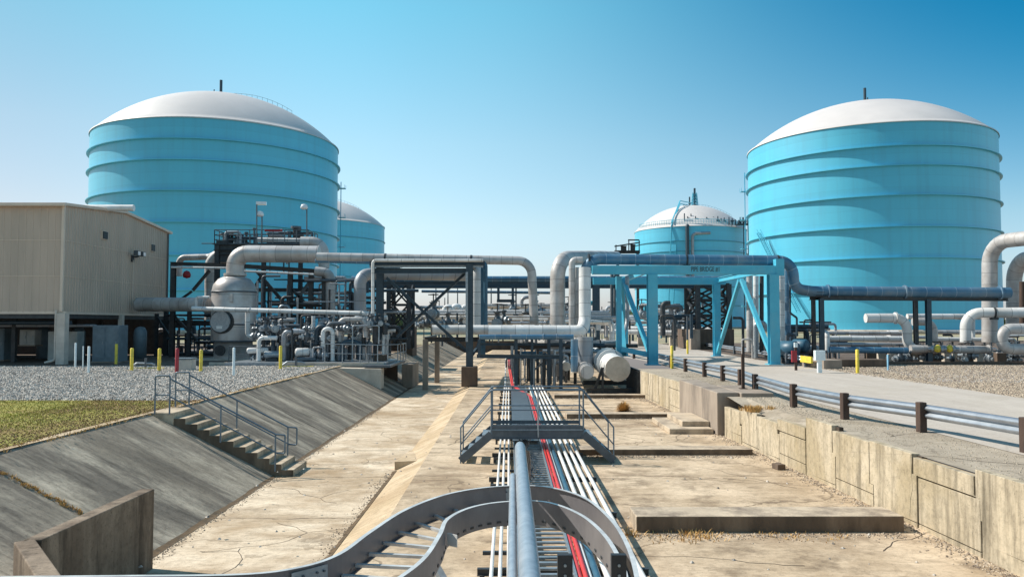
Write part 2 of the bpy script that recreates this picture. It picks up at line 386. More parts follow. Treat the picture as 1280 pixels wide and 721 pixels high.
def railing(label, pts, h=1.05, sp=1.6, m='galv_grey', r=.022, name='railing', cat='railing', mids=1, group=None, n=6, parent=None):
    P = [V(p) for p in pts]
    root = parent or thing(name, label, cat, P[0], group)
    up = V((0, 0, h))
    MB().tube([p + up for p in P], r, n).build('top_rail', M[m], root, fixn=False)
    for k in range(mids):
        MB().tube([p + up * ((k + 1) / (mids + 1)) for p in P], r * .8, n).build('mid_rail', M[m], root, fixn=False)
    for i in range(len(P) - 1):
        a, b = P[i], P[i + 1]; k = max(1, round((b - a).length / sp))
        for j in range(k + (1 if i == len(P) - 2 else 0)):
            c = a.lerp(b, j / k); MB().cyl(c, c + up, r * 1.05, n).build('post', M[m], root, fixn=False)
    return root
# ------------------------------------------------------------------ sky and sun
EL, AZ = 43, None
sdir = V((-.965, .26, 0)).normalized()
sd = V((sdir.x * math.cos(R(EL)), sdir.y * math.cos(R(EL)), math.sin(R(EL))))
sun = bpy.data.objects.new('sun', bpy.data.lights.new('sun', 'SUN')); C.objects.link(sun)
sun.rotation_euler = (-sd).to_track_quat('-Z', 'Y').to_euler()
sun.data.energy = 5; sun.data.angle = R(.5); sun.data.color = (1, .93, .83)
w = bpy.data.worlds.new('World'); S.world = w; w.use_nodes = True
nt = w.node_tree; bg = nt.nodes['Background']
sky = nt.nodes.new('ShaderNodeTexSky'); sky.sky_type = 'NISHITA'; sky.sun_disc = False
sky.sun_elevation = R(EL); sky.sun_rotation = math.atan2(sd.x, sd.y)
sky.air_density = 1.0; sky.dust_density = .8; sky.ozone_density = 2.5
tint = nt.nodes.new('ShaderNodeMix'); tint.data_type = 'RGBA'; tint.blend_type = 'MULTIPLY'; tint.inputs[0].default_value = 1
nt.links.new(sky.outputs[0], tint.inputs[6])
tc = nt.nodes.new('ShaderNodeTexCoord'); sp = nt.nodes.new('ShaderNodeSeparateXYZ'); nt.links.new(tc.outputs['Generated'], sp.inputs[0])
rp = nt.nodes.new('ShaderNodeValToRGB'); nt.links.new(sp.outputs['Z'], rp.inputs['Fac'])
e = rp.color_ramp.elements; e[0].position = .02; e[0].color = (1.02, 1.0, 1.22, 1); e[1].position = .7; e[1].color = (.72, 1.08, 1.0, 1)
for po, c_ in ((.12, (.80 * 1.6, 1.26, 1.14, 1)), (.22, (.80 * 1.5, 1.38, 1.17, 1)), (.37, (.80 * 1.0, 1.5, 1.25, 1))):
    x_ = e.new(po); x_.color = c_
nt.links.new(rp.outputs[0], tint.inputs[7])
mu_ = nt.nodes.new('ShaderNodeMath'); mu_.operation = 'MULTIPLY'; nt.links.new(sp.outputs['X'], mu_.inputs[0]); nt.links.new(sp.outputs['Z'], mu_.inputs[1])
mr_ = nt.nodes.new('ShaderNodeMapRange'); mr_.interpolation_type = 'SMOOTHSTEP'; mr_.inputs['From Min'].default_value = -.02; mr_.inputs['From Max'].default_value = .19; nt.links.new(mu_.outputs[0], mr_.inputs['Value'])
t2_ = nt.nodes.new('ShaderNodeMix'); t2_.data_type = 'RGBA'; t2_.blend_type = 'MULTIPLY'; my_ = nt.nodes.new('ShaderNodeMapRange'); my_.interpolation_type = 'SMOOTHSTEP'; my_.inputs['From Min'].default_value = .3; my_.inputs['From Max'].default_value = .75; nt.links.new(sp.outputs['Y'], my_.inputs['Value'])
mm_ = nt.nodes.new('ShaderNodeMath'); mm_.operation = 'MULTIPLY'; nt.links.new(mr_.outputs[0], mm_.inputs[0]); nt.links.new(my_.outputs[0], mm_.inputs[1])
nt.links.new(mm_.outputs[0], t2_.inputs[0])
ml_ = nt.nodes.new('ShaderNodeMapRange'); ml_.interpolation_type = 'SMOOTHSTEP'; ml_.inputs['From Min'].default_value = -.15; ml_.inputs['From Max'].default_value = -.6; nt.links.new(sp.outputs['X'], ml_.inputs['Value'])
t3_ = nt.nodes.new('ShaderNodeMix'); t3_.data_type = 'RGBA'; t3_.blend_type = 'MULTIPLY'; nt.links.new(ml_.outputs[0], t3_.inputs[0]); t3_.inputs[7].default_value = (.72, .64, .66, 1)
nt.links.new(tint.outputs[2], t2_.inputs[6]); t2_.inputs[7].default_value = (.04, .46, .68, 1); nt.links.new(t2_.outputs[2], t3_.inputs[6]); nt.links.new(t3_.outputs[2], bg.inputs['Color'])
bg.inputs['Strength'].default_value = .12
S.view_settings.view_transform = 'Standard'; S.view_settings.look = 'None'
S.view_settings.exposure = 0.32; S.view_settings.gamma = 1
# ------------------------------------------------------------------ the setting
FZ, CZ = -1.30, -1.70         # basin floor, left channel floor
YN, YF = -6.0, 118.0
def sheet(xs, ys, zf, m, name):
    q = MB(); nx = len(xs); vs = [V((x, y, zf(x, y))) for y in ys for x in xs]
    fs = [(j * nx + i, j * nx + i + 1, (j + 1) * nx + i + 1, (j + 1) * nx + i) for j in range(len(ys) - 1) for i in range(nx - 1)]
    q.add(vs, fs); return struct(name, q, m)
ys = [YN, 20, 40, 60, 80, YF]
def wx(y):                      # foot of the right wall
    if y < 12: return 7.62
    if y > 41: return 6.9
    return 7.62 + (6.9 - 7.62) * (y - 12) / 29
# one big ground sheet with the basin cut out of it
q = MB()
big = 3000
def quad(x0, x1, y0, y1, z): q.add([(x0, y0, z), (x1, y0, z), (x1, y1, z), (x0, y1, z)], [(0, 1, 2, 3)])
quad(-big, -9.8, -60, YF, -.03); quad(9.3, big, -60, YF, -.03); quad(-big, big, YF, big, -.03); quad(-9.8, 7.9, -60, YN, -.03)
struct('ground', q, M['far_ground'])
# left: turf near, gravel further
q = MB()
ex = [(-60, 26.4), (-30, 26.4), (-16, 26.2), (-11.5, 25.9), (-9.8, 25.6)]
for a, b in zip(ex, ex[1:]): q.add([(a[0], -40, 0), (b[0], -40, 0), (b[0], b[1], 0), (a[0], a[1], 0)], [(0, 1, 2, 3)])
struct('lawn_soil', q, M['turf'])
q = MB()
for a, b in zip(ex, ex[1:]): q.add([(a[0], a[1], .004), (b[0], b[1], .004), (b[0], 47, .004), (a[0], 47, .004)], [(0, 1, 2, 3)])
struct('gravel_yard', q, M['gravel'])
q = MB(); q.add([(-70, 47, .008), (-9.8, 47, .008), (-9.8, 95, .008), (-70, 95, .008)], [(0, 1, 2, 3)])
struct('yard_paving', q, M['conc_dark'])
def slz(x, y): return 0 + (CZ) * max(0, min(1, (x + 9.8) / 3.4))
nyl = [YN + k * 1.5 for k in range(int((YF - YN) / 1.5) + 1)]
sheet([-9.8, -9.5, -9, -8, -7, -6.4], nyl, lambda x, y: slz(x, y) + random.uniform(-.012, .012), M['slope'], 'bank')
# pale strip of edging on top of the bank
sheet([-9.98, -9.78], nyl, lambda x, y: .015 + random.uniform(-.008, .008), M['batter'], 'bank_edge')
sheet([-6.4, -5, -3.2], nyl, lambda x, y: CZ, M['channel'], 'channel_floor')
sheet([-3.2, -2.33], nyl, lambda x, y: CZ if x < -3 else FZ, M['batter'], 'batter')
sheet([-2.33, 0, 3, 8.3], nyl, lambda x, y: FZ, M['floor'], 'basin_floor')
q = MB()
pv = None
for k in range(260):            # dirt washed into the foot of the bank
    y = 8 + k * .2; a = .02 + .02 * math.sin(k * .31) * math.sin(k * .13 + 1) + .015 * random.random(); b_ = .03 + .05 * random.random() * abs(math.sin(k * .09))
    cur = ((-6.42 - a, y, CZ + .018 + a * .53), (-6.38, y, CZ + .016), (-6.36 + b_, y, CZ + .006))
    if pv: q.add([pv[0], pv[1], cur[1], cur[0]], [(0, 1, 2, 3)]); q.add([pv[1], pv[2], cur[2], cur[1]], [(0, 1, 2, 3)])
    pv = cur
for k in range(60):
    y = 12 + k * .18; a = .03 + .04 * random.random(); q.add([(-3.215 - a, y, CZ + .006), (-3.16, y, CZ + .03), (-3.16, y + .19, CZ + .03), (-3.22 - a * .7, y + .19, CZ + .006)], [(0, 1, 2, 3)])
struct('silt_line', q, M['silt'])

# far end of the basin
q = MB(); q.add([(-9.8, YF, 0), (8.3, YF, 0), (8.3, YF, -2.2), (-9.8, YF, -2.2)], [(0, 1, 2, 3)]); q.add([(-9.8, YN, 0), (8.3, YN, 0), (8.3, YN, -2.2), (-9.8, YN, -2.2)], [(0, 1, 2, 3)])
struct('basin_end', q, M['conc_dark'])
# shoulder between wall and guardrail, road, right gravel
def shz(x, y):
    z = 0.0
    if 20.2 < y < 27: z -= .30 * max(0, 1 - (x - 7.2) / 1.2)
    return z + .003
sheet([7.0, 7.95, 8.5, 9.0, 9.9], [YN, 4, 12, 18, 20.1, 20.3, 24, 27, 27.2, 33, 42, 44], lambda x, y: shz(max(x, wx(y) + .2), y) if x > 7.2 else shz(7.3, y), M['shoulder'], 'shoulder')
for o in bpy.data.objects:
    if o.name == 'shoulder':
        for v in o.data.vertices:
            if v.co.x < 7.2: v.co.x = wx(v.co.y) + .12
q = MB()
rl = [(-6, 9.6, 17.0), (20, 9.6, 16.6), (35, 9.4, 17.4), (50, 9.3, 17.6), (80, 7.2, 19.5), (118, 2.0, 18), (150, -2, 14)]
for a, b in zip(rl, rl[1:]): q.add([(a[1], a[0], .012), (a[2], a[0], .012), (b[2], b[0], .012), (b[1], b[0], .012)], [(0, 1, 2, 3)])
struct('road', q, M['road'])
q = MB(); q.add([(16.4, 20, .006), (60, 14, .006), (60, 48.5, .006), (17, 48.5, .006)], [(0, 1, 2, 3)])
struct('gravel_verge', q, M['gravel_tan'])
q = MB(); q.add([(17.9, 34, .010), (48, 30, .010), (44, 48.3, .010), (21, 48.3, .010)], [(0, 1, 2, 3)])
struct('grey_gravel', q, M['gravel'])
q = MB(); q.add([(16.9, 48.5, .02), (90, 48.5, .02), (110, 130, .02), (19, 100, .02)], [(0, 1, 2, 3)])
struct('plant_paving', q, M['conc_dark'])
# pale concrete pads crossing behind the pipe bridge
q = MB(); q.add([(3, 62, -.0), (14, 62, .02), (22, 110, .02), (3, 110, .02)], [(0, 1, 2, 3)])
def stones(n, region, name, lab, m, sz=.72):
    q = MB(); rs = random.Random(11)
    for k in range(n):
        x, y = region(rs); s = sz * rs.uniform(.025, .07) * (1 + y / 60); a = rs.uniform(0, 6.28); h = s * rs.uniform(.5, 1.0)
        ring = [(x + s * rs.uniform(.7, 1.2) * math.cos(a + j * 1.57), y + s * rs.uniform(.7, 1.2) * math.sin(a + j * 1.57), .0) for j in range(4)]
        t1 = (x + s * .3 * math.cos(a), y + s * .3 * math.sin(a), h); t2 = (x - s * .35 * math.cos(a), y - s * .3 * math.sin(a), h * rs.uniform(.7, 1))
        n0 = len(q.v); q.v += ring + [t1, t2]
        fs = [(0, 1, 4), (1, 2, 5), (1, 5, 4), (2, 3, 5), (3, 0, 4), (3, 4, 5)]
        q.f += [tuple(n0 + i for i in f) for f in fs]; q.mi += [0] * 6; q.sm += [False] * 6
    tag(q.build(name, m, fixn=False), lab, 'gravel', kind='stuff')
def reg1(rs):
    while 1:
        y = 26.0 + 20.5 * rs.random(); x = -9.95 - (y * .66 - 9) * rs.random()
        if x < -9.9: return x, y
stones(68000, reg1, 'loose_gravel', 'loose grey stones of the gravel yard in front of the building', M['stone'])
def reg2(rs):
    while 1:
        y = 27 + 21 * rs.random(); x = rs.uniform(17.0, 36)
        if x < y * .68: return x, y
stones(26000, reg2, 'verge_gravel', 'loose stones of the gravel verge beside the road', M['stone_tan'], .5)
def reg3(rs): return rs.uniform(7.3, 9.8), rs.uniform(9, 27)
stones(7000, lambda rs: (rs.uniform(7.9, 9.5), rs.uniform(10, 40)), 'grit', 'grit scattered on the road shoulder', M['shoulder'], .28)
# ------------------------------------------------------------------ grass
q = MB(); pts = []
for k in range(52000):
    y = 10 + 16.3 * random.random() ** .8; x = -9.95 - random.random() ** 1.3 * 13
    if y < 14 and x < -15: continue
    edge = (-9.95 - x) / 1.4
    if random.random() > -.25 + edge * .6 or y > 25.6: continue
    a = random.uniform(0, 6.28); h = random.uniform(.02, .055); d = V((math.cos(a), math.sin(a), 0)) * .011
    c = V((x, y, 0)); t = c + V((random.uniform(-.03, .03), random.uniform(-.03, .03), h))
    n = len(q.v); q.v += [tuple(c - d), tuple(c + d), tuple(t)]; q.f.append((n, n + 1, n + 2)); q.mi.append(0); q.sm.append(False)
tag(q.build('grass', M['blade'], fixn=False), kind='stuff', label='short yellow green grass on top of the concrete bank', cat='grass')
def tuft(q, c, n, rad, h, spread=.5):
    for k in range(n):
        a = random.uniform(0, 6.28); rr = rad * math.sqrt(random.random()); b = c + V((math.cos(a) * rr, math.sin(a) * rr, 0))
        d = V((math.cos(a), math.sin(a), 0)); L = h * random.uniform(.4, 1); t = b + d * L * random.uniform(0, spread) + V((0, 0, L))
        s = V((-d.y, d.x, 0)) * .008; mid = b.lerp(t, .5) + V((0, 0, L * .1))
        q.add([b - s, b + s, mid + s, mid - s, t], [(0, 1, 2, 3), (3, 2, 4)])
q = MB()
for k in range(22000):
    y = 10 + 16.2 * random.random() ** .8; x = -9.9 - random.random() ** 1.6 * 3.4
    if random.random() < .12: x = -9.9 - random.random() * 13; y = 25.2 + random.random() * 1.1
    a = random.uniform(0, 6.28); h = random.uniform(.01, .04); d = V((math.cos(a), math.sin(a), 0)) * .013
    c = V((x, y, 0)); t = c + V((random.uniform(-.05, .05), random.uniform(-.05, .05), h))
    n = len(q.v); q.v += [tuple(c - d), tuple(c + d), tuple(t)]; q.f.append((n, n + 1, n + 2)); q.mi.append(0); q.sm.append(False)
tag(q.build('dead_turf', M['dead'], fixn=False), kind='stuff', label='brown dead turf along the edge of the lawn above the bank', cat='dead grass')
# dead weeds: along the first cross kerb, in the bank joint, by the block, at the wall foot
q = MB()
for k in range(210):
    x = random.uniform(1.9, 5.9); dn = .5 + .5 * math.sin(x * 3.1 + 1) * math.sin(x * 1.3)
    if random.random() < dn * .8: tuft(q, V((x, 14.56 - random.random() ** 2 * .6, FZ)), 7, .16, (.03 + .09 * dn) * random.uniform(.5, 1.2), 1.3)
tag(q.build('dry_weeds', M['straw'], fixn=False), 'strip of dry straw weeds along the foot of the nearest cross kerb', 'weeds', kind='stuff')
q = MB()
for k in range(160):
    t = random.random(); x = -9.7 + 3.0 * t; y = 14.8 + random.uniform(-.07, .07)
    tuft(q, V((x, y, slz(x, y))), 8, .05, .05)
for k in range(260):
    y = random.uniform(12, 40); tuft(q, V((-9.75 + random.uniform(-.25, .12), y, 0)), 7, .1, .06)
tag(q.build('dead_grass', M['straw'], fixn=False), 'brown dead grass in the bank joint and along the top edge', 'weeds', kind='stuff')
for (px, py, rad, lab) in ((779.5, 514, .38, 'round straw coloured bush alone on the basin floor'),):
    c = G(px, py, FZ); q = MB()
    for k in range(900):
        d = V((random.gauss(0, 1), random.gauss(0, 1), abs(random.gauss(0, .9)) + .1)).normalized()
        L = rad * random.uniform(.7, 1.1); b = c + d * L * .15; t = c + V((d.x, d.y, d.z * 1.1)) * L; s = d.cross(V((0, 0, 1))).normalized() * .008
        q.add([b - s, b + s, t + s, t - s], [(0, 1, 2, 3)])
    tag(q.build('dry_bush', M['straw'], fixn=False), lab, 'bush')
q = MB(); c = G(948, 514, -.2)
for k in range(40): tuft(q, c + V((random.uniform(-.5, .5), random.uniform(-.3, .3), 0)), 14, .08, .22)
tag(q.build('weed_clump', M['straw'], fixn=False), 'clump of straw weeds growing against the big concrete block', 'weeds')
# real cracks, grit and silt on the floors
q = MB(); cr = random.Random(31)
def crack(x, y, z, ang, n, w_, zf=None):
    px_, py_ = x, y; pw = w_; a0_ = ang
    for k in range(n):
        ang += cr.uniform(-.45, .45) + .25 * (a0_ - ang); L = cr.uniform(.12, .35); nx_, ny_ = px_ + L * math.cos(ang), py_ + L * math.sin(ang); nw = max(.006, w_ * cr.uniform(.4, 1.2) * (1 - .6 * k / n))
        u = V((-math.sin(ang), math.cos(ang), 0)); a = V((px_, py_, z)); b = V((nx_, ny_, z))
        q.add([a - u * pw, a + u * pw, b + u * nw, b - u * nw], [(0, 1, 2, 3)]); px_, py_, pw = nx_, ny_, nw
        if cr.random() < .07 and n > 8: crack(px_, py_, z, ang + cr.choice([-1, 1]), n // 3, w_ * .6)
for (x, y, a, n) in ((4.2, 15.8, .4, 18), (6.6, 18.5, 2.4, 14), (3.0, 20.0, -.3, 12), (5.0, 25.5, .9, 16), (3.0, 28, .1, 14), (5.8, 34, 2.2, 12), (3.4, 36, .3, 12), (4.6, 12.6, 2.8, 14), (6.2, 13.4, .5, 9), (-1.6, 16, 1.2, 12), (-1.9, 25, 1.6, 14)): crack(x, y, FZ + .005, a, n, .010)
for (x, y, a, n) in ((-5.6, 14.8, .3, 16), (-4.0, 18.8, 2.6, 14), (-5.8, 24, .4, 14), (-4.2, 29, 1.7, 12), (-5.0, 12.8, 1.2, 10)): crack(x, y, CZ + .005, a, n, .008)
for (x, y, a, n) in ((9.0, 14, 2.6, 14), (8.3, 17.5, .3, 10), (8.6, 21.5, 2.0, 10), (8.2, 12.2, 1.1, 10)): crack(x, y, .008, a, n, .014)
struct('cracks', q, M['crack'], fixn=False)
def reg4(rs):
    y = 11.5 + 30 * rs.random() ** 1.5; k = rs.random()
    if k < .55: return wx(y) - .03 - abs(rs.gauss(0, .22)), y
    return rs.uniform(2.2, 7), rs.choice([14.5, 23.0, 31.9, 40.6]) - abs(rs.gauss(0, .18))
def fstones(n, region, name, lab, m, sz, z):
    before = set(bpy.data.objects); stones(n, region, name, lab, m, sz)
    for o in set(bpy.data.objects) - before: o.location.z = z
fstones(5000, reg4, 'floor_grit', 'grit washed up along the kerbs and the foot of the panel wall', M['stone_tan'], .33, FZ + .002)
def reg5(rs):
    y = 11 + 28 * rs.random() ** 1.4; return (-6.36 + abs(rs.gauss(0, .11)), y) if rs.random() < .8 else (-3.26 - abs(rs.gauss(0, .12)), 11.5 + 11 * rs.random())
fstones(2000, reg5, 'channel_grit', 'grit washed up along both sides of the left channel floor', M['stone_tan'], .25, CZ + .002)
fstones(160, lambda rs: (rs.uniform(-6, 6.8), rs.uniform(12, 30)), 'floor_litter', 'stray stones lying about on the basin floor', M['stone'], .55, FZ + .002)
# ------------------------------------------------------------------ cross kerbs on the basin floor
kl = ['nearest low concrete kerb across the basin floor with weeds at its foot', 'low concrete kerb behind the right steps of the crossover platform',
      'low concrete kerb just in front of the straw coloured bush', 'farthest low concrete kerb across the basin, behind the straw bush']
for i, (y, h, x1) in enumerate(((14.6, .29, 7.15), (23.1, .17, 7.0), (32.0, .19, 7.0), (40.7, .18, 7.0))):
    q = MB(); x0 = 2.3 if i != 1 else 2.0
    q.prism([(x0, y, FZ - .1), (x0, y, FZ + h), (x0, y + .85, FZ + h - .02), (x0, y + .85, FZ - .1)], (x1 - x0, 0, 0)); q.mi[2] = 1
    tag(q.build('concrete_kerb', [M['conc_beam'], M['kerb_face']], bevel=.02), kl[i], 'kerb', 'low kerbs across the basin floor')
# the little drop in the left channel
q = MB(); vs_ = [(-3.25, 23, CZ - .02), (-2.62, 23, CZ + .10), (-2.60, 23, CZ + .27), (-3.25, 23, CZ + .24), (-3.25, 26.5, CZ - .02), (-2.62, 26.5, CZ), (-2.7, 26.5, CZ + .06), (-3.25, 26.5, CZ + .01)]; q.add(vs_, [(0, 1, 2, 3), (7, 6, 5, 4), (0, 3, 7, 4), (3, 2, 6, 7), (2, 1, 5, 6)])
tag(q.build('concrete_step', M['batter']), 'small dark ended concrete step in the sloping strip beside the channel', 'step')
# ------------------------------------------------------------------ right retaining wall
def wall(label, segs, ztop, th=.16):
    root = thing('retaining_wall', label, 'retaining wall', (wx(segs[0]), segs[0], FZ), None)
    for i in range(len(segs) - 1):
        y0, y1 = segs[i] + .018, segs[i + 1] - .018; zt = ztop[i]
        L_ = y1 - y0; x0, x1 = wx(y0), wx(y1); off = random.uniform(-.012, .012)
        def P(t, z): return V((x0 + (x1 - x0) * t + off, y0 + L_ * t, z))
        H = zt - FZ; e = .16 / max(L_, .5)
        LV = (.72, .34, .56, .42); zs = FZ + H * LV[i % 4]; zb = FZ + (.24 if i % 3 == 0 else .07); zp = FZ + H * LV[(i - 1) % 4]
        # stepped (lapped) edge between panels
        poly = [P(0, zb + .02), P(1, zb - .03 * (i % 2) + .02), P(1, zs), P(1 + e, zs), P(1 + e, zt), P(e if i else 0, zt), P(e if i else 0, zp), P(0, zp)]
        if i == len(segs) - 2: poly[3] = P(1, zs + .01); poly[4] = P(1, zt)
        cut = i % 4 == 0
        if cut:
            zc = zs
            zq = min(zs, zc); lo = [P(0, zb + .02), P(1, zb + .02), P(1, zq), P(0, zq)]
            MB().prism(lo, (th, 0, 0)).build('panel', M['wall_panel'], root, bevel=.008)
            b2 = min(zs, zc) + .03
            up = [P(e * .0, b2), P(1, b2), P(1, max(zs, b2 + .01)), P(1 + e, max(zs, b2 + .01)), P(1 + e, zt), P(e if i else 0, zt), P(e if i else 0, max(zp, b2 + .01)), P(0, max(zp, b2 + .01))]
            if i == len(segs) - 2: up[3] = P(1, max(zs, b2 + .01) + .01); up[4] = P(1, zt)
            MB().prism(up, (th, 0, 0)).build('panel', M['wall_panel'], root, bevel=.008)
        else:
            MB().prism(poly, (th, 0, 0)).build('panel', M['wall_panel'], root, bevel=.008)
        MB().prism([P(0, FZ - .05), P(1, FZ - .05), P(1, zb), P(0, zb)], (th, 0, 0)).build('footing', M['wall_panel'], root)
    q = MB()
    for i in range(len(segs) - 1):
        y0, y1 = segs[i], segs[i + 1]; q.prism([(wx(y0) + .1, y0, FZ), (wx(y1) + .1, y1, FZ), (wx(y1) + .1, y1, ztop[i] - .03), (wx(y0) + .1, y0, ztop[i] - .03)], (.1, 0, 0))
    q.build('backing', M['joint'], root)
    return root
wall('cream precast panel retaining wall beside the road shoulder, in the foreground', [6.4, 8.3, 9.7, 11.1, 13.0, 14.9, 16.6, 18.4, 20.1], [.06, .06, -.02, .09, -.03, .03, .0, .12])
wall('lower run of cream panel wall between the tall panels and the big concrete block', [20.1, 21.9, 23.6, 25.2, 27.0], [-.14, -.26, -.20, -.31])
wall('far low panel retaining wall between the big block and the pipe headers', [33.0, 35.2, 37.4, 39.6, 42.0], [.04, .02, .03, .02])
# big blocks
root = thing('concrete_block', 'big stained concrete block built into the retaining wall beside the guardrail', 'concrete block', (7.7, 27, FZ))
MB().prism([(7.05, 27.2, FZ), (7.05, 33.2, FZ), (7.05, 33.2, .16), (7.05, 27.2, .14)], (.75, 0, 0)).build('left_block', M['conc_block'], root, bevel=.03)
MB().prism([(7.82, 27.0, -.9), (7.82, 30.2, -.9), (7.82, 30.2, .16), (7.82, 27.0, .14)], (1.1, 0, 0)).build('right_block', M['conc_block'], root, bevel=.03)
MB().box((7.805, 27.4, -.4), (.04, .3, 1.0)).build('joint', M['joint'], root)
root = thing('concrete_steps', 'two low concrete slabs stepping up to the foot of the big concrete block', 'steps', (6.4, 28.5, FZ))
MB().box((6.25, 29.2, FZ + .09), (1.5, 3.4, .18)).build('lower_slab', M['conc_beam'], root, bevel=.02)
MB().box((6.55, 29.5, FZ + .27), (.96, 2.7, .18)).build('upper_slab', M['conc_beam'], root, bevel=.02)
tag(MB().box((7.0, 20.9, FZ + .07), (.22, .3, .14), .2).build('loose_block', M['conc_dark'], bevel=.01), 'loose brown block lying at the foot of the panel wall', 'block')
# ------------------------------------------------------------------ guardrails
def guardrail(label, line, ph=.68, post_m='wood_post', side=1, posts=None, name='guardrail'):
    root = thing(name, label, 'guardrail', line[0])
    P = [V(p) for p in line]
    prof = [(0, .62), (.05, .60), (.10, .565), (.10, .53), (.0, .478), (.0, .452), (.10, .40), (.10, .365), (.05, .33), (0, .31)]
    q = MB(); k = len(prof); vs = []
    for i, p in enumerate(P):
        d = (P[min(i + 1, len(P) - 1)] - P[max(i - 1, 0)]).normalized(); nrm = V((d.y, -d.x, 0)) * side
        for (a, z) in prof: vs.append(p - nrm * (a - .12) + V((0, 0, z)))
    fs = [(i * k + j, i * k + j + 1, (i + 1) * k + j + 1, (i + 1) * k + j) for i in range(len(P) - 1) for j in range(k - 1)]
    q.add(vs, fs, True); o = q.build('rail', M['w_beam'], root, fixn=False)
    so = o.modifiers.new('th', 'SOLIDIFY'); so.thickness = .008
    for p in (posts or P):
        p = V(p); MB().box(p + V((0, 0, ph / 2)), (.17, .18, ph), .1).build('post', M[post_m], root, bevel=.015)
    return root
line = [G(2200, 760), G(1600, 618), G(1280, 563), G(1152, 540), G(1056, 524), G(992, 508.5)]
line = [V((p.x, p.y, .0)) for p in line]
L2 = [(9.95, 9.5, 0), (9.9, 12.4, 0), (9.85, 15.3, 0)] + [tuple(p) for p in line[3:6]] + [(8.75, 28.5, 0), (9.12, 31.6, 0), (9.2, 34.5, 0), (9.1, 37.3, 0), (9.1, 41.3, 0), (9.2, 45.5, 0), (9.3, 51, 0), (8.9, 57, 0), (8.4, 64, 0), (7.6, 72, 0)]
guardrail('galvanised guardrail on brown posts between the wall and the road', L2, side=1)
L3 = [(16.9, 45.6, 0), (17.0, 49, 0), (17.3, 53, 0), (17.8, 58, 0), (18.3, 65, 0), (18.9, 73, 0), (19.0, 82, 0)]
gr = guardrail('galvanised guardrail with a yellow end across the road', L3, side=1, post_m='galv_grey')
MB().bar(V((16.72, 44.2, .47)), V((16.78, 46.0, .47)), .10, .36).build('end_piece', M['yellow'], gr)
# ------------------------------------------------------------------ culvert wing wall
root = thing('wing_wall', 'dark weathered concrete wing wall standing at the foot of the bank', 'wall', (-6.2, 12, CZ))
MB().prism([(-6.30, 10.55, CZ - .2), (-6.30, 13.85, CZ - .2), (-6.30, 13.85, -.36), (-6.30, 10.55, -.34)], (.24, 0, 0)).build('long_face', M['wing_conc'], root, bevel=.015)
a = V((-6.18, 10.6, 0)); b = V((-4.9, 9.0, 0)); q = MB(); dn = (b - a).normalized(); nn = V((dn.y, -dn.x, 0)) * .24
q.prism([a + V((0, 0, CZ - .2)), b + V((0, 0, CZ - .2)), b + V((0, 0, -.38)), a + V((0, 0, -.343))], nn)
q.build('return_face', M['wing_conc'], root, bevel=.015)
# ------------------------------------------------------------------ concrete stairs down the bank
root = thing('concrete_stairs', 'flight of ten concrete steps running down the bank', 'stairs', (-7.5, 22.8, -1))
MB().box((-9.55, 22.8, -.14), (.75, 1.5, .34)).build('landing', M['step'], root, bevel=.015)
for k in range(10):
    x = -9.18 + .33 * k + .165; z = -.155 * (k + 1) + .03
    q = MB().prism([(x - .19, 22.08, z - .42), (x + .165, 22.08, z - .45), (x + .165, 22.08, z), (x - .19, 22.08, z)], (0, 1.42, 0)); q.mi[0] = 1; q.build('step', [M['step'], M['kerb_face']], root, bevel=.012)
def bank_rail(lab, Y, x0, dx):
    root = thing('handrail', lab, 'handrail', (x0, Y, 0)); r = .024
    top = [V((x0, Y, 0)), V((x0, Y, 1.04)), V((x0 + .40, Y, 1.04)), V((x0 + .40, Y, 0.0))]
    MB().tube(fillet(top, .05, 4), r, 8).build('upright_hoop', M['rail_blue'], root, fixn=False)
    MB().tube([V((x0, Y, .52)), V((x0 + .40, Y, .52))], r * .8, 8).build('mid_rail', M['rail_blue'], root, fixn=False)
    A = V((x0 + .42, Y, .95)); B = V((x0 + 3.30, Y, -.55))
    low = [A, B, B + V((.26, 0, -.02)), B + V((.26, 0, -.52)), B + V((.02, 0, -.50))]
    MB().tube(fillet(low, .05, 4), r, 8).build('top_rail', M['rail_blue'], root, fixn=False)
    MB().tube([A - V((0, 0, .48)), B - V((0, 0, .48))], r * .8, 8).build('mid_rail', M['rail_blue'], root, fixn=False)
    for t in (.48, 1.0):
        p = A.lerp(B, t); MB().cyl(p - V((0, 0, 1.0)), p, r, 8).build('post', M['rail_blue'], root, fixn=False)
bank_rail('steel handrail on the near side of the concrete stairs', 22.0, -9.66, 0)
bank_rail('steel handrail on the far side of the concrete stairs', 23.56, -9.75, 0)
# ------------------------------------------------------------------ crossover platform
root = thing('crossover_platform', 'grey steel crossover platform with stairs on both sides over the pipe rack', 'platform', (.8, 22.4, FZ))
g = M['galv_grey']; X0, X1, YA, YB, ZD = -.47, 2.02, 21.8, 23.0, -.40
q = MB()
for k in range(int((X1 - X0) / .04)): q.box((X0 + .02 + k * .04, (YA + YB) / 2, ZD - .02), (.008, YB - YA - .05, .035))
for k in range(7): q.box(((X0 + X1) / 2, YA + .1 + k * .17, ZD - .03), (X1 - X0, .012, .02))
q.build('deck_grating', M['galv'], root)
for y in (YA, YB):
    MB().ibar(V((X0, y, ZD - .13)), V((X1, y, ZD - .13)), .09, .24).build('edge_beam', g, root)
    MB().box(((X0 + X1) / 2, y, ZD + .06), (X1 - X0, .01, .10)).build('toe_board', g, root)
for x in (X0, X1): MB().bar(V((x, YA, ZD - .12)), V((x, YB, ZD - .12)), .06, .2).build('cross_beam', g, root)
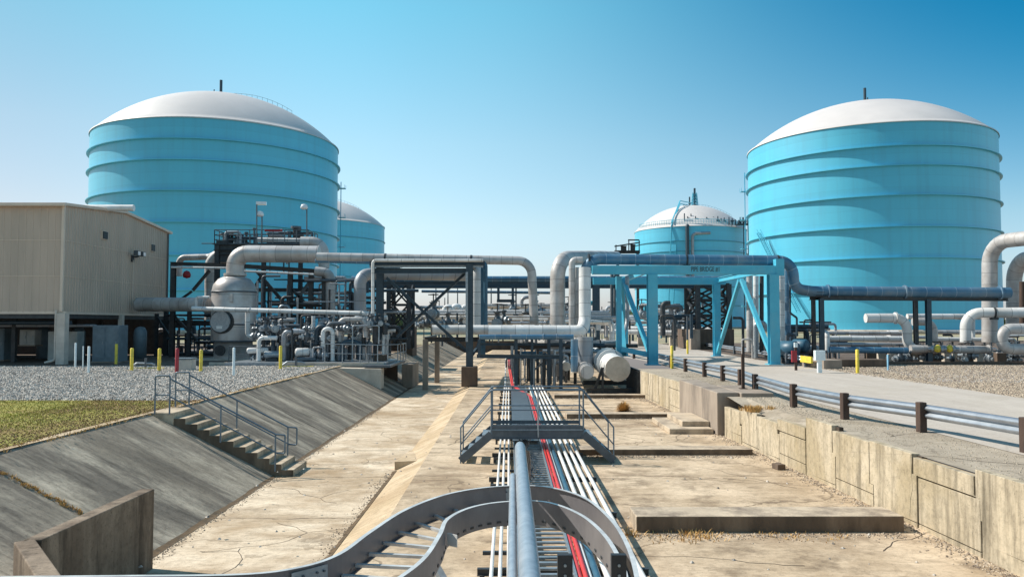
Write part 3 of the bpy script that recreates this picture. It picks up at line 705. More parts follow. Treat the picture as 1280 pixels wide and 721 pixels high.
for sx, xe in ((-1, -1.30), (1, 2.84)):
    xs = X0 if sx < 0 else X1
    for y in (YA, YB):
        MB().bar(V((xs, y, ZD - .12)), V((xe, y, FZ + .07)), .05, .21, up=V((0, 0, 1))).build('stringer', g, root)
        h = V((0, 0, 1.07)); a = V((xs, y, ZD)) + h; b = V((xe, y, FZ + .96))
        MB().tube(fillet([a, b, V((xe, y, FZ))], .04, 3), .02, 8).build('stair_rail', M['rail_blue'], root, fixn=False)
        MB().tube([a - V((0, 0, .5)), b - V((0, 0, .46))], .017, 8).build('stair_mid_rail', M['rail_blue'], root, fixn=False)
    for k in range(4):
        t = (k + .75) / 4.3; x = xs + (xe - xs) * t; z = ZD - .02 + (FZ + .08 - ZD) * t
        MB().box((x, (YA + YB) / 2, z), (.22, YB - YA - .05, .035)).build('tread', M['galv'], root)
for y in (YA, YB):
    loop = [V((X0, y, ZD - .2)), V((X0, y, ZD + 1.07)), V((X1, y, ZD + 1.07)), V((X1, y, ZD - .2))]
    MB().tube(fillet(loop, .06, 4), .024, 8).build('guard_loop', M['rail_blue'], root, fixn=False)
    MB().tube([V((X0, y, ZD + .53)), V((X1, y, ZD + .53))], .018, 8).build('mid_rail', M['rail_blue'], root, fixn=False)
    if y == YA: MB().cyl(V(((X0 + X1) / 2 + .02, y - .03, ZD - .2)), V(((X0 + X1) / 2 + .02, y - .03, ZD + 1.07)), .024, 8).build('post', M['galv'], root, fixn=False)
# ------------------------------------------------------------------ the long rack on the basin floor
PZ = -.95
root = thing('cable_tray', 'long straight ladder tray lying along the basin under the crossover platform', 'cable tray', (.5, 10, PZ))
for x in (.14, .90): MB().bar(V((x, 2.2, PZ)), V((x, 44, PZ)), .03, .12).build('side_rail', M['galv'], root)
q = MB(); y = 3.0
while y < 44: q.box((.52, y, PZ - .02), (.74, .075, .03)); y += .27
q.build('rungs', M['galv'], root)
q = MB(); q.box((.48, 31.5, PZ + .075), (.74, 17, .02)); q.build('tray_cover', M['galv_grey'], root)
for k in range(11):
    y = 8.2 + k * 3.4
    root = thing('pipe_support', 'low steel sleeper carrying the floor rack of pipes', 'pipe support', (.9, y, FZ), 'steel sleepers under the floor rack')
    MB().ibar(V((-.45, y, PZ - .13)), V((2.0, y, PZ - .13)), .09, .1).build('beam', M['steel_dark'], root)
    for x in (-.38, .95, 1.92): MB().bar(V((x, y, FZ)), V((x, y, PZ - .17)), .07).build('leg', M['steel_dark'], root)
for k in range(20):
    y = 8.9 + k * 1.7
    MBq = MB().box((-.12, y, PZ - .06), (.55, .07, .05))
    tag(MBq.build('clamp_bar', M['steel_dark']), 'dark clamp bar across the three thin white pipes of the floor rack', 'clamp', 'clamp bars on the thin white pipes')
for x, r, m, lab in ((-.24, .028, 'pipe_white', 'leftmost of the three thin white pipes on the floor rack'), (-.12, .028, 'pipe_white', 'middle one of the three thin white pipes on the floor rack'),
                     (.0, .028, 'pipe_white', 'thin white pipe of the floor rack nearest the ladder tray'),
                     (1.11, .03, 'pipe_white', 'thin white pipe squeezed between the red and dark blue pipes'),
                     (1.20, .05, 'pipe_blue', 'dark blue pipe on the floor rack beside the red pipes'),
                     (1.34, .042, 'pipe_white', 'first thick white pipe right of the dark blue pipe'), (1.50, .042, 'pipe_white', 'second thick white pipe right of the dark blue pipe'),
                     (1.66, .042, 'pipe_white', 'third thick white pipe, next to the outermost one'), (1.82, .042, 'pipe_white', 'outermost thick white pipe on the right of the floor rack')):
    pipe(lab, [V((x, 2.0, PZ + r - .06)), V((x, 44.5, PZ + r - .06))], r, m)
for x, lab in ((.955, 'left one of the two red pipes beside the ladder tray'), (1.04, 'right one of the two red pipes beside the ladder tray')):
    dx = x - .955
    pipe(lab, [V((x, 2.0, PZ + .0)), V((x, 37.5, PZ + .02)), V((.16 + dx, 43, PZ + .12)), V((-.02 + dx, 46, 0.05)), V((-.02 + dx, 60, 0.1))], .038, 'pipe_red', bend=.3)
# white ladder beyond, with the red lines climbing on it
root = thing('ladder', 'narrow white ladder carrying the red lines under the blue header pipe', 'ladder', (0, 46, FZ))
for x in (-.22, .28): MB().bar(V((x, 45, -1.2)), V((x + .0, 58, .1)), .05).build('stile', M['pipe_white'], root)
q = MB()
for k in range(30): q.cyl(V((-.22, 45.2 + k * .43, -1.18 + k * .0429)), V((.28, 45.2 + k * .43, -1.18 + k * .0429)), .018, 6)
q.build('rungs', M['pipe_white'], root)
# cables spilled beside the pole
q = MB()
for k in range(9):
    P0 = [V((.30 + .16 * math.sin(j * 1.3 + k * 1.7) + .02 * k, 17.2 + j * (.95 + .04 * (k % 3)), PZ + .10 + .05 * (k % 3) + .05 * math.sin(j * 2.3 + k))) for j in range(10)]
    q.tube(fillet(P0, .5, 3), .016, 6)
tag(q.build('cable_bundle', M['black'], fixn=False), 'tangled bundle of black cables lying in the ladder tray', 'cables')
# galvanised pole over everything
root = thing('conduit_pole', 'thick galvanised conduit running straight away above the curved tray', 'conduit', (.03, 5, 1.1))
MB().tube([V((.10, .9, 1.18)), V((.12, 8.5, 1.15))], .056, 24).build('conduit', M['galv_pole'], root, fixn=False)
MB().tube([V((.12, 8.5, 1.15)), V((.12, 8.6, 1.15)), V((.13, 8.63, 1.12))], [.056, .05, .03], 20).build('end_cap', M['galv_pole'], root, fixn=False)
pipe('thin galvanised conduit tucked along the left side of the thick one', [V((.0, .9, 1.12)), V((.035, 7.2, 1.10)), V((.2, 8.4, .6)), V((.3, 9.6, PZ + .2))], .028, 'galv_pole', name='thin_conduit', cat='conduit')
q = MB()
for k in range(4):
    q.tube(fillet([V((.12, 8.55, 1.13)), V((.16 + .02 * k, 8.9, 1.05)), V((.2 + .02 * k, 9.6 + .1 * k, .75)), V((.24 + .03 * k, 12 + .2 * k, PZ + 1.0)), V((.26 + .03 * k, 16.5, PZ + .2)), V((.3 - .03 * k, 18.2, PZ + .1))], .4, 6), .011, 6)
tag(q.build('cable_drop', M['black'], fixn=False), 'black cables dropping from the end of the thick conduit', 'cables')
# curved ladder tray close to the camera
TZ = CAMZ - 1.5
def T(px, py): p = G(px, py, TZ); return V((p.x, p.y, TZ))
def smooth(pts, n=7):
    out = []; P = [pts[0]] + pts + [pts[-1]]
    for i in range(1, len(P) - 2):
        p0, p1, p2, p3 = P[i - 1], P[i], P[i + 1], P[i + 2]
        for k in range(n):
            t = k / n; out.append(.5 * ((2 * p1) + (p2 - p0) * t + (2 * p0 - 5 * p1 + 4 * p2 - p3) * t * t + (3 * p1 - p0 - 3 * p2 + p3) * t ** 3))
    out.append(pts[-1]); return out
outer = smooth([T(-420, 722), T(-100, 720), T(150, 718), T(300, 716), T(370, 708), T(420, 692), T(460, 664), T(505, 636), T(560, 616), T(620, 607), T(680, 607), T(730, 620), T(765, 647), T(787, 680), T(800, 722), T(806, 780), T(808, 900)])
inner = smooth([T(-420, 815), T(0, 812), T(250, 800), T(400, 775), T(480, 735), T(530, 700), T(552, 668), T(562, 648), T(590, 634), T(630, 627), T(680, 627), T(722, 642), T(752, 667), T(772, 700), T(780, 730), T(784, 800), T(786, 900)])
root = thing('curved_tray', 'wide grey ladder tray bending in an S through the foreground', 'cable tray', (0, 5, TZ))
def rail(path, name, side):
    H = .20; fl = .032; q = MB(); vs = []; k = 6
    for i, p in enumerate(path):
        d = (path[min(i + 1, len(path) - 1)] - path[max(i - 1, 0)]).normalized(); n = V((-d.y, d.x, 0)) * side
        for a, z in ((0, 0), (fl, 0), (fl, -.006), (.006, -.006), (.006, -H + .006), (fl, -H + .006), (fl, -H), (0, -H)):
            vs.append(p + n * a + V((0, 0, z)))
    k = 8; q.cur = 0
    fs = []; mi = []
    for i in range(len(path) - 1):
        for j in range(k):
            fs.append((i * k + j, i * k + (j + 1) % k, (i + 1) * k + (j + 1) % k, (i + 1) * k + j)); mi.append(1 if j in (0,) else 0)
    q.add(vs, fs, True); q.mi = mi; q.sm = [False] * len(fs)
    o = q.build(name, [M['tray_grey'], M['tray_lip']], root, fixn=True)
rail(outer, 'outer_rail', -1); rail(inner, 'inner_rail', 1)
q = MB(); no = len(outer); nd = 0
# rungs at regular spacing along the outer rail, landing on the closest matching inner station
for i in range(6, no - 44, 3):
    a = outer[i]; b = inner[i]
    a2 = V((a.x, a.y, TZ - .16)); b2 = V((b.x, b.y, TZ - .16))
    dd = (b2 - a2).normalized() * .012
    if (a2 - b2).length > .15: q.bar(a2 + dd, b2 - dd, .035, .02)
q.build('rungs', M['tray_lip'], root)
def splice(path, i, sd):
    p = path[i]; d = (path[i + 1] - path[i - 1]).normalized(); n = V((-d.y, d.x, 0)) * sd; q = MB()
    q.bar(p - d * .13 + n * .012 - V((0, 0, .10)), p + d * .13 + n * .012 - V((0, 0, .10)), .006, .15)
    pl = q.build('splice_plate', M['galv'], root)
    q = MB()
    for s in (-.10, -.05, .05, .10):
        for z in (-.06, -.14): c = p + d * s + V((0, 0, z)); q.cyl(c + n * .014, c + n * .026, .008, 8)
    q.build('bolts', M['galv_grey'], pl)
splice(inner, 44, 1); splice(inner, 58, 1); splice(outer, 30, -1); splice(outer, 66, -1); splice(inner, 74, 1); splice(inner, 30, 1)
q = MB()
for path, sd in ((inner, -1), (outer, -1)):
    for i in range(8, len(path) - 10, 2):
        p = path[i]; d = (path[i + 1] - path[i - 1]).normalized(); n = V((-d.y, d.x, 0)); c = p - V((0, 0, .165)); q.bar(c - d * .02, c + d * .02, .012, .016)
q.build('rung_bolts', M['steel_dark'], root)
MB().box(T(566, 655) + V((.0, -.06, -.10)), (.10, .006, .09), -.7).build('label_plate', M['pipe_white'], root)
# support frame under the curved tray
root = thing('tray_support', 'steel support frame under the curved foreground tray', 'support frame', (-.2, 5.2, FZ))
zb = TZ - .27
MB().ibar(V((-1.4, 4.9, zb)), V((.15, 4.9, zb)), .1, .12).build('beam', M['galv_grey'], root)
MB().bar(V((-.06, 4.9, zb - .35)), V((-.55, 6.0, zb)), .05, .05).build('brace', M['galv'], root)
MB().bar(V((-.05, 5.1, FZ)), V((-.05, 5.1, zb)), .10, .10).build('post', M['beige_post'], root)
MB().ibar(V((-.62, 4.9, FZ)), V((-.62, 4.9, zb - .06)), .1).build('post', M['galv_grey'], root)
MB().bar(V((-.6, 4.9, zb - .7)), V((-1.2, 4.9, zb - .07)), .04).build('brace', M['galv_grey'], root)
for (x, lab) in ((.225, 'black perforated bracket upright left of the red pipes, at the lower edge'), (.44, 'black perforated bracket upright at the right end of the curved tray')):
    q = MB(); q.box((x, 3.25, .78), (.06, .03, 1.5)); root = thing('bracket', lab, 'bracket', (x, 3.25, FZ))
    q.build('plate', M['black'], root); MB().bar(V((x, 3.26, -.05)), V((x, 3.26, FZ)), .05).build('leg', M['steel_dark'], root)
    for z in (1.49, 1.45, 1.35, 1.25): MB().cyl(V((x, 3.236, z)), V((x, 3.23, z)), .006, 10).build('bolt', M['galv'], root)
# ------------------------------------------------------------------ storage tanks
def tank(label, cx, cy, Rr, zrim, rings, apex, ring_p=.75, extra=None, n=160):
    root = thing('storage_tank', label, 'tank', (cx, cy, 0), 'large turquoise storage tanks')
    c = V((cx, cy, 0))
    MB().lathe(c, [(Rr, -.5), (Rr, zrim)], n).build('shell', M['teal_tank'], root)
    h = apex - zrim; RS = (Rr * Rr + h * h) / (2 * h); prof = []
    a0 = math.asin(Rr / RS)
    for k in range(25):
        a = a0 * (1 - k / 24); prof.append((max(.01, RS * math.sin(a)), zrim + RS * math.cos(a) - (RS - h)))
    MB().lathe(c, [(Rr + .25, zrim - .25), (Rr + .25, zrim + .05)] + prof, n).build('dome', M['tank_white'], root)
    for z in rings:
        MB().lathe(c, [(Rr - .05, z - .12), (Rr + ring_p, z - .12), (Rr + ring_p, z + .12), (Rr - .05, z + .12)], n, smooth=False).build('wind_girder', M['steel_teal_dark' if ring_p < .5 else 'teal_tank'], root)
    MB().lathe(c, [(Rr - .05, 0), (Rr + 1.2, 0), (Rr + 1.2, 1.0), (Rr - .05, 1.0)], n).build('base_ring', M['conc_pale'], root)
    # vents and mast on the crown
    q = MB(); q.cyl(c + V((0, 0, apex - .3)), c + V((0, 0, apex + 5.2)), .42, 10); q.cyl(c + V((0, 0, apex + 1)), c + V((0, 0, apex + 1.4)), .7, 10); q.build('mast', M['steel_navy'], root)
    q = MB()
    for k in range(7):
        a = k * .9; p = c + V((math.cos(a) * 3.5, math.sin(a) * 3.5, apex - .6)); q.cyl(p, p + V((0, 0, 1.0 + .5 * (k % 3))), .16, 6); q.box(p + V((0, 0, 1.2)), (.6, .6, .3))
    q.build('vent', M['steel_navy'], root)
    q = MB()
    for k in range(12):
        a = -.9 + k * .1; 
    P = []
    for k in range(15):
        a = a0 * (k / 14) * .7; P.append(c + V((RS * math.sin(a) * .93, -RS * math.sin(a) * .35, RS * math.cos(a) - (RS - h) + zrim + 1.0)))
    q = MB(); q.tube(P, .04, 4)
    for p in P: q.cyl(p - V((0, 0, 1.1)), p, .04, 4)
    q.build('dome_railing', M['steel_navy'], root)
    return root, c
def ladder_on(root, c, Rr, ang, z0, z1, m='teal'):
    d = V((math.cos(ang), math.sin(ang), 0)); t = V((-d.y, d.x, 0)); b = c + d * (Rr + 1.1); q = MB()
    for s in (-.35, .35): q.bar(b + t * s + V((0, 0, z0)), b + t * s + V((0, 0, z1)), .16)
    z = z0
    while z < z1: q.bar(b - t * .35 + V((0, 0, z)), b + t * .35 + V((0, 0, z)), .07); z += .9
    q.build('ladder', M[m], root)
    for z in range(int(z0) + 6, int(z1), 9):
        q = MB(); q.box(b + d * .4 + V((0, 0, z)), (1.9, 1.9, .15)); 
        for s in (-.9, .9):
            for s2 in (-.9, .9): q.bar(b + d * .4 + V((s, s2, z)), b + d * .4 + V((s, s2, z + 1.1)), .08)
        q.build('landing', M[m], root)
hz = CAMZ
# right tank and left tank, same make
tr, cR = tank('huge turquoise tank with white dome at the right, in front of the smaller distant one', 107.0, 237.2, 34, hz + 52.3, [hz + z for z in (45.9, 40.8, 33.1, 25, 17, 8.5)], hz + 65.6)
ladder_on(tr, cR, 34, R(159), 2, 50)
q = MB(); a = cR + V((-35.4, -9, 26 + hz)); b = cR + V((-29, -22, hz + 3.2))
for s in (-.5, .5): q.bar(a + V((s, 0, 0)), b + V((s, 0, 0)), .25)
for s in (-.5, .5): q.bar(a + V((s, 0, 1.1)), b + V((s, 0, 1.1)), .12)
for k in range(40): q.bar(a.lerp(b, k / 40) + V((-.5, 0, 0)), a.lerp(b, k / 40) + V((.5, 0, 0)), .1)
q.build('stair_flight', M['teal'], tr)
tl, cL = tank('huge turquoise tank with white dome behind the beige building on the left', -85.1, 234, 34, hz + 52.3, [hz + z for z in (46.8, 41.4, 33.6, 25.6, 17.3, 8.5)], hz + 66.8)
ladder_on(tl, cL, 34, R(17), 2, 46, 'teal')
t2, c2 = tank('distant turquoise tank half hidden behind the right side of the left tank', -101.3, 429, 34, hz + 52.3, [hz + z for z in (44, 34, 24, 13)], hz + 66.8, ring_p=.45)
t3, c3 = tank('distant turquoise tank with stair and lattice vent between the pipe bridge and the right tank', 103.5, 455, 31.2, hz + 52.5, [hz + z for z in (44.5, 39, 30, 20, 10)], hz + 67.5, ring_p=.45)
# its fittings: lattice vent tower, roof railing, stair over the dome, riser pipes, platform
q = MB(); a = c3 + V((2, -4, hz + 66.0)); 
for sx in (-1.6, 1.6):
    for sy in (-1.6, 1.6): q.bar(a + V((sx, sy, 0)), a + V((sx * .6, sy * .6, 8)), .35)
for k in range(5):
    z = k * 1.7; s = 1.6 - .13 * k
    for u, v_ in (((-s, -s), (s, -s)), ((s, -s), (s, s)), ((s, s), (-s, s)), ((-s, s), (-s, -s))):
        q.bar(a + V((u[0], u[1], z)), a + V((v_[0], v_[1], z)), .25); q.bar(a + V((u[0], u[1], z)), a + V((v_[0], v_[1], z + 1.7)), .2)
q.build('vent_tower', M['teal'], t3); MB().cyl(a, a + V((0, 0, 11)), .6, 10).build('vent_stack', M['steel_navy'], t3)
q = MB(); P = []
for k in range(61):
    an = R(180 + 10 + k * 2.7); P.append(c3 + V((math.cos(an) * 30.2, math.sin(an) * 30.2, hz + 56)))
q.tube(P, .13, 4, caps=False); q.tube([p - V((0, 0, 1.2)) for p in P], .1, 4, caps=False)
for p in P: q.bar(p - V((0, 0, 2.6)), p, .14)
q.build('roof_railing', M['teal'], t3)
q = MB(); A = c3 + V((-16, -27, hz + 53)); B = c3 + V((-8, -12, hz + 67)); Cc = c3 + V((0, -4, hz + 67))
for dz in (0, 1.6): q.bar(A + V((0, 0, dz)), B + V((0, 0, dz)), .5); q.bar(B + V((0, 0, dz)), Cc + V((0, 0, dz)), .4)
q.bar(A, V((A.x - 3, A.y - 4, 6)), .5); q.bar(A + V((3, 0, 0)), V((A.x - .5, A.y - 4, 6)), .5)
q.build('dome_stair', M['teal'], t3)
q = MB()
for k in range(16):
    p = c3 + V((-9 + k * 2.0, -27 + (k % 3), hz + 55.5)); h = random.choice([1, 2, 1.5, 4, 2.5]); q.cyl(p - V((0, 0, 2.2)), p + V((0, 0, h)), .3, 6)
    if k % 2: q.box(p, (1.8, 1, .8))
q.build('roof_valve', M['steel_navy'], t3)
for x0, lab in ((-8.6, 0), (-5.8, 1)):
    b = c3 + V((x0, -31.6, 0)); q = MB(); q.tube(fillet([b + V((0, 0, 4)), b + V((0, 0, hz + 52 - lab * 4)), b + V((9 * lab + .5, .3, hz + 52.5 - lab * 4))], 2), .75 if lab else 1.0, 8); q.build('riser_pipe', M['steel_navy' if not lab else 'insul_grey'], t3)
q = MB(); b = c3 + V((24, -27, 0))
for s in (-1.2, 1.2): q.bar(b + V((s, 0, 0)), b + V((s, 0, hz + 55)), .4)
q.box(b + V((1, 0, hz + 53.5)), (12, 5, .5))
for k in range(9): q.cyl(b + V((-4 + k * 1.3, 0, hz + 53.5)), b + V((-4 + k * 1.3, 0, hz + 55 + (k % 3) * 1.2)), .45, 6)
for k in range(4): q.box(b + V((-3.5 + k * 2.7, -1, hz + 54.9)), (1.6, 1.6, 1.4))
q.build('valve_platform', M['steel_navy'], t3)
# ------------------------------------------------------------------ beige building on columns
root = thing('process_building', 'beige ribbed metal building raised on columns at the left edge', 'building', (-27.3, 49, 0))
BX, BY0, BY1, BZ0, BZE = -27.35, 49.0, 64.2, 3.2, 9.75
BM, BZR = (49 + 64.2) / 2, 10.3
def ribbed(p0, p1, zb, ztop, out, step=.30, name='wall'):
    """ribbed metal sheet from p0 to p1; ztop is a function of t"""
    d = (p1 - p0); L = d.length; d.normalize(); n = V(out); vs = []; us = []
    t = 0
    while t < L - .01:
        us += [(t, 0), (t + step * .72, 0), (t + step * .78, .035), (t + step * .94, .035)]; t += step
    us.append((L, 0)); q = MB()
    for u, o in us:
        p = p0 + d * min(u, L) + n * o; vs += [V((p.x, p.y, zb)), V((p.x, p.y, ztop(min(u, L) / L)))]
    q.add(vs, [(2 * i, 2 * i + 2, 2 * i + 3, 2 * i + 1) for i in range(len(us) - 1)])
    return q.build(name, M['cladding'], root)
ribbed(V((-62, BY0, 0)), V((BX, BY0, 0)), BZ0, lambda t: BZE, (0, -1, 0), .45)
ribbed(V((BX, BY0, 0)), V((BX, BY1, 0)), BZ0, lambda t: BZE + (BZR - BZE) * (1 - abs(2 * t - 1)), (1, 0, 0), .32)
q = MB(); q.prism([(-62, BY0 - .25, BZE - .05), (-62, BM, BZR - .0), (-62, BY1 + .2, BZE - .05), (-62, BY1 + .2, BZE + .12), (-62, BM, BZR + .18), (-62, BY0 - .25, BZE + .12)], (62 + BX + .22, 0, 0)); q.build('roof', M['cladding_trim'], root)
MB().box((BX - 17, BY0 + .02, BZ0 - .05), (34.6, .1, .16)).build('base_trim', M['cladding_trim'], root)
MB().box((BX + .04, (BY0 + BY1) / 2, BZ0 - .06), (.1, BY1 - BY0, .14)).build('base_trim', M['cladding_trim'], root)
MB().box((BX + .03, BY0 - .03, (BZ0 + BZE) / 2), (.16, .16, BZE - BZ0 - .05)).build('corner_trim', M['cladding_trim'], root)
MB().box((BX - 17, 56.6, BZ0 - .25), (34, 15, .3)).build('floor_slab', M['steel_dark'], root)
MB().cyl(V((-40, 54, BZE + .55)), V((-25.4, 54, BZE + .55)), .22, 10).build('roof_duct', M['pipe_white'], root)
for y in (53.9, 61.2):
    fr = MB().box((BX + .05, y, 8.45 - (y - 53) * .02), (.10, .72, .58)).build('vent_frame', M['cladding_trim'], root)
    MB().box((BX + .10, y, 8.45 - (y - 53) * .02), (.08, .62, .50)).build('vent', M['black'], root)
q = MB(); q.bar(V((BX, 58.0, 7.3)), V((BX + .5, 58.0, 7.35)), .10); q.box((BX + .06, 58, 7.2), (.1, .3, .5)); q.build('lamp_arm', M['steel_dark'], root)
for dy in (-.5, .35):
    l = MB().box((BX + .6, 58 + dy, 7.55), (.32, .42, .34)).build('floodlight', M['galv_grey'], root, bevel=.03)
    MB().box((BX + .77, 58 + dy, 7.53), (.02, .34, .26)).build('lamp_glass', M['glass'], root)
for (x, y, w_, m) in ((BX + .12, 49.0, .5, 'beige_post'), (BX + .1, 56.4, .30, 'beige_post'), (BX + .1, 64.0, .3, 'steel_dark'), (-36, 49.4, .3, 'steel_dark'), (-46, 49.4, .3, 'steel_dark'), (-36, 56.4, .3, 'steel_dark'), (-36, 64, .3, 'steel_dark'), (-46, 64, .3, 'steel_dark'), (-32, 52, .25, 'steel_dark'), (-30.5, 60, .25, 'steel_dark'), (-33.5, 62, .25, 'steel_dark'), (-41, 53, .25, 'steel_dark')):
    MB().box((x, y, (BZ0 - .1) / 2), (w_, w_, BZ0 - .1)).build('column', M[m], root)
MB().box((BX - 17, BY0 - .36, BZE - .02), (34.6, .16, .16)).build('gutter', M['cladding_trim'], root)
MB().cyl(V((BX + .1, BY1 - .3, .2)), V((BX + .1, BY1 - .3, BZE - .1)), .05, 8).build('conduit', M['galv_grey'], root)
MB().cyl(V((BX + .1, 58.0, 3.3)), V((BX + .1, 58.0, 7.1)), .03, 6).build('conduit', M['cladding_trim'], root)
for z in (5.4, 7.6):
    MB().box((BX + .045, (BY0 + BY1) / 2, z), (.012, BY1 - BY0 - .3, .03)).build('sheet_lap', M['cladding_trim'], root); MB().box((BX - 17, BY0 - .045, z), (34, .012, .03)).build('sheet_lap', M['cladding_trim'], root)
pipe('beige downpipe on the front corner of the raised building', [V((BX - .22, BY0 - .16, 3.3)), V((BX - .22, BY0 - .16, .25)), V((BX - .75, BY0 - .3, .12))], .07, 'beige_post', name='downpipe', cat='downpipe')
# added dark panel: its colour stands in for the undercroft's deep shade
tag(MB().box((-46, 66, 1.6), (36, .3, 3.2)).build('undercroft_shade_panel', M['steel_dark']), 'added dark panel for the deep shade under the raised building', 'wall')
def cabinet(lab, x, y, w_, d_, h, m='cabinet', z0=0.0, door=2):
    root = thing('cabinet', lab, 'cabinet', (x, y, z0))
    MB().box((x, y, z0 + h / 2 + .08), (w_, d_, h)).build('housing', M[m], root, bevel=.03)
    MB().box((x, y, z0 + .04), (w_ + .1, d_ + .1, .08)).build('plinth', M['conc_block'], root)
    for k in range(door):
        xx = x - w_ / 2 + (k + .5) * w_ / door
        dr = MB().box((xx, y - d_ / 2 - .015, z0 + h / 2 + .1), (w_ / door * .88, .03, h * .84)).build('door', M[m], root, bevel=.01)
        MB().box((xx + w_ / door * .3, y - d_ / 2 - .05, z0 + h / 2 + .1), (.04, .04, .2)).build('handle', M['galv'], dr)
cabinet('blue grey equipment cabinet standing beside the pale corner column under the building', -25.6, 51.6, 1.7, 1.2, 2.3)
cabinet('pale switch cabinet in the shade left of the corner column', -31.9, 53.6, 1.0, .8, 1.0, 'cabinet_light', 1.0)
cabinet('grey cabinet next to the pale switch cabinet under the building', -29.2, 53.0, 1.9, .9, 1.9, 'cabinet_light')
cabinet('dark cabinet near the left picture edge under the building', -34.4, 54, 1.6, 1.0, 2.1)
for i, x in enumerate((-33.3, -30.8, -28.6, -26.4)):
    tag(MB().lathe(V((x, 57.5, 0)), [(0.01, 0), (.45, 0), (.45, 1.9), (.3, 2.2), (0.01, 2.3)], 16).build('standing_drum', M['cabinet'] ), 'dark upright vessel standing in the shade under the building', 'vessel', 'dark vessels under the building')
for (x0, y0, x1, y1, z) in ((-36, 51.4, -27.5, 51.4, 2.6), (-36, 52.2, -27.5, 52.2, 2.3), (-36, 51, -30, 51, .7)):
    pass
pipe('dark pipe slung under the floor of the raised building, front one', [V((-45, 50.6, 2.55)), V((-27.6, 50.6, 2.55))], .13, 'steel_navy')
pipe('dark pipe slung under the floor of the raised building, back one', [V((-45, 52.0, 2.35)), V((-26.6, 52.0, 2.35)), V((-26.6, 52, .3))], .09, 'insul_grey')
# ------------------------------------------------------------------ bollards and markers
def bollard(name, lab, cat, px, pyb, h, r, m, cone=True, group=None, z=0):
    p = G(px, pyb, z); q = MB()
    q.lathe(p, [(r, -.05), (r, h - r * .5), (r * .7, h - r * .15), (.002, h)], 14)
    return tag(q.build(name, M[m]), lab, cat, group)
YB_ = 'yellow bollards'
for px, py, h, lab in ((145, 455, 1.25, 'yellow bollard beside the pale middle column of the raised building'), (164.5, 464, 1.22, 'yellow bollard with a bent hose at its foot, left of the hose'),
                       (199, 464, 1.2, 'yellow bollard just left of the dark red bollard'), (251, 464.5, 1.14, 'yellow bollard just right of the grey box and dark red bollard'),
                       (350.5, 462, 1.3, 'yellow bollard alone at the end of the gravel in front of the piping skid'), (1072, 466.5, 1.2, 'tall yellow bollard at the roadside in front of the right tank'),
                       (840, 459.5, 1.25, 'weathered yellow bollard next to the turquoise bridge leg'), (646+213.5, 442.5, 1.15, 'yellow bollard across the road under the pipe bridge')):
    bollard('bollard', lab, 'bollard', px, py, h, .085, 'yellow', group=YB_)
bollard('bollard', 'dark red bollard beside the grey box on the gravel', 'bollard', 221, 466, 1.25, .09, 'red')
for px, py, h, r, m, lab in ((94, 459.5, 1.4, .055, 'white_post', 'leftmost white marker post in front of the building'), (103.5, 461, 1.25, .03, 'white_post', 'thinnest white marker post, between two thicker ones'), (110.5, 466.5, 1.35, .06, 'white_post', 'white marker post of the trio nearest the camera'),
                             (292, 470, 1.35, .06, 'white_post', 'single white marker post on the gravel in front of the railed skid'), (1110, 463, .85, .045, 'blue_marker', 'short light blue marker post on the gravel by the road')):
    bollard('marker_post', lab, 'marker post', px, py, h, r, m)
p = G(232, 463); root = thing('ground_box', 'low grey box on the gravel between the red and yellow bollards', 'box', p)
MB().box(p + V((0, 0, .3)), (.85, .7, .6)).build('housing', M['cabinet_light'], root, bevel=.04); MB().box(p + V((0, 0, .64)), (.92, .77, .07)).build('lid', M['cabinet'], root, bevel=.02)
for px, py, lab in ((182, 461, 'hose coupling with a bent pipe lying on the gravel between two yellow bollards'), (370, 459, 'bent standpipe fitting lying on the edge of the gravel')):
    p = G(px, py); root = thing('hose_fitting', lab, 'hose fitting', p)
    MB().tube(fillet([p + V((-.9, 0, .02)), p + V((-.5, 0, .32)), p + V((.3, 0, .30)), p + V((.5, 0, .22))], .2), .05, 8).build('hose', M['galv'], root)
    MB().cyl(p + V((.0, 0, .1)), p + V((0, 0, .6)), .07, 8).build('valve_stem', M['galv_grey'], root)
    MB().cyl(p + V((-.9, 0, .05)), p + V((1.0, 0, .05)), .035, 6).build('ground_pipe', M['yellow'], root)
p = G(931, 482, .15); root = thing('steel_post', 'rusty brown steel post standing on the big concrete block', 'post', V((8.35, 28.6, .15)))
c = V((8.35, 28.6, .15)); MB().box(c + V((0, 0, .62)), (.10, .10, 1.25)).build('shaft', M['wood_post'], root); MB().box(c + V((0, 0, .01)), (.25, .25, .03)).build('base_plate', M['wood_post'], root)
MB().cyl(c + V((0, 0, 1.25)), c + V((0, 0, 1.5)), .02, 6).build('pin', M['wood_post'], root)
c = V((8.75, 28.4, .15)); root = thing('tap', 'small dark standpipe tap beside the rusty post', 'tap', c)
MB().cyl(c, c + V((0, 0, .22)), .03, 8).build('riser', M['steel_dark'], root); MB().box(c + V((0, 0, .2)), (.16, .08, .07)).build('head', M['steel_dark'], root)
p = G(1024.5, 466); root = thing('junction_post', 'white electrical box on a post beside the long kerb', 'junction box', p)
MB().box(p + V((0, 0, .35)), (.2, .16, .7)).build('post', M['white_post'], root); MB().box(p + V((0, -.02, .88)), (.5, .3, .5)).build('box', M['white_post'], root, bevel=.02)
p = G(995, 463); root = thing('hydrant_marker', 'red and white striped post at the yellow end of the guardrail', 'marker post', p)
MB().box(p + V((0, 0, .75)), (.12, .1, 1.5)).build('post', M['wood_post'], root); MB().box(p + V((0, -.02, 1.35)), (.17, .12, .25)).build('white_band', M['white_post'], root); MB().box(p + V((-.1, -.03, .75)), (.26, .14, .6)).build('red_sign', M['red'], root)
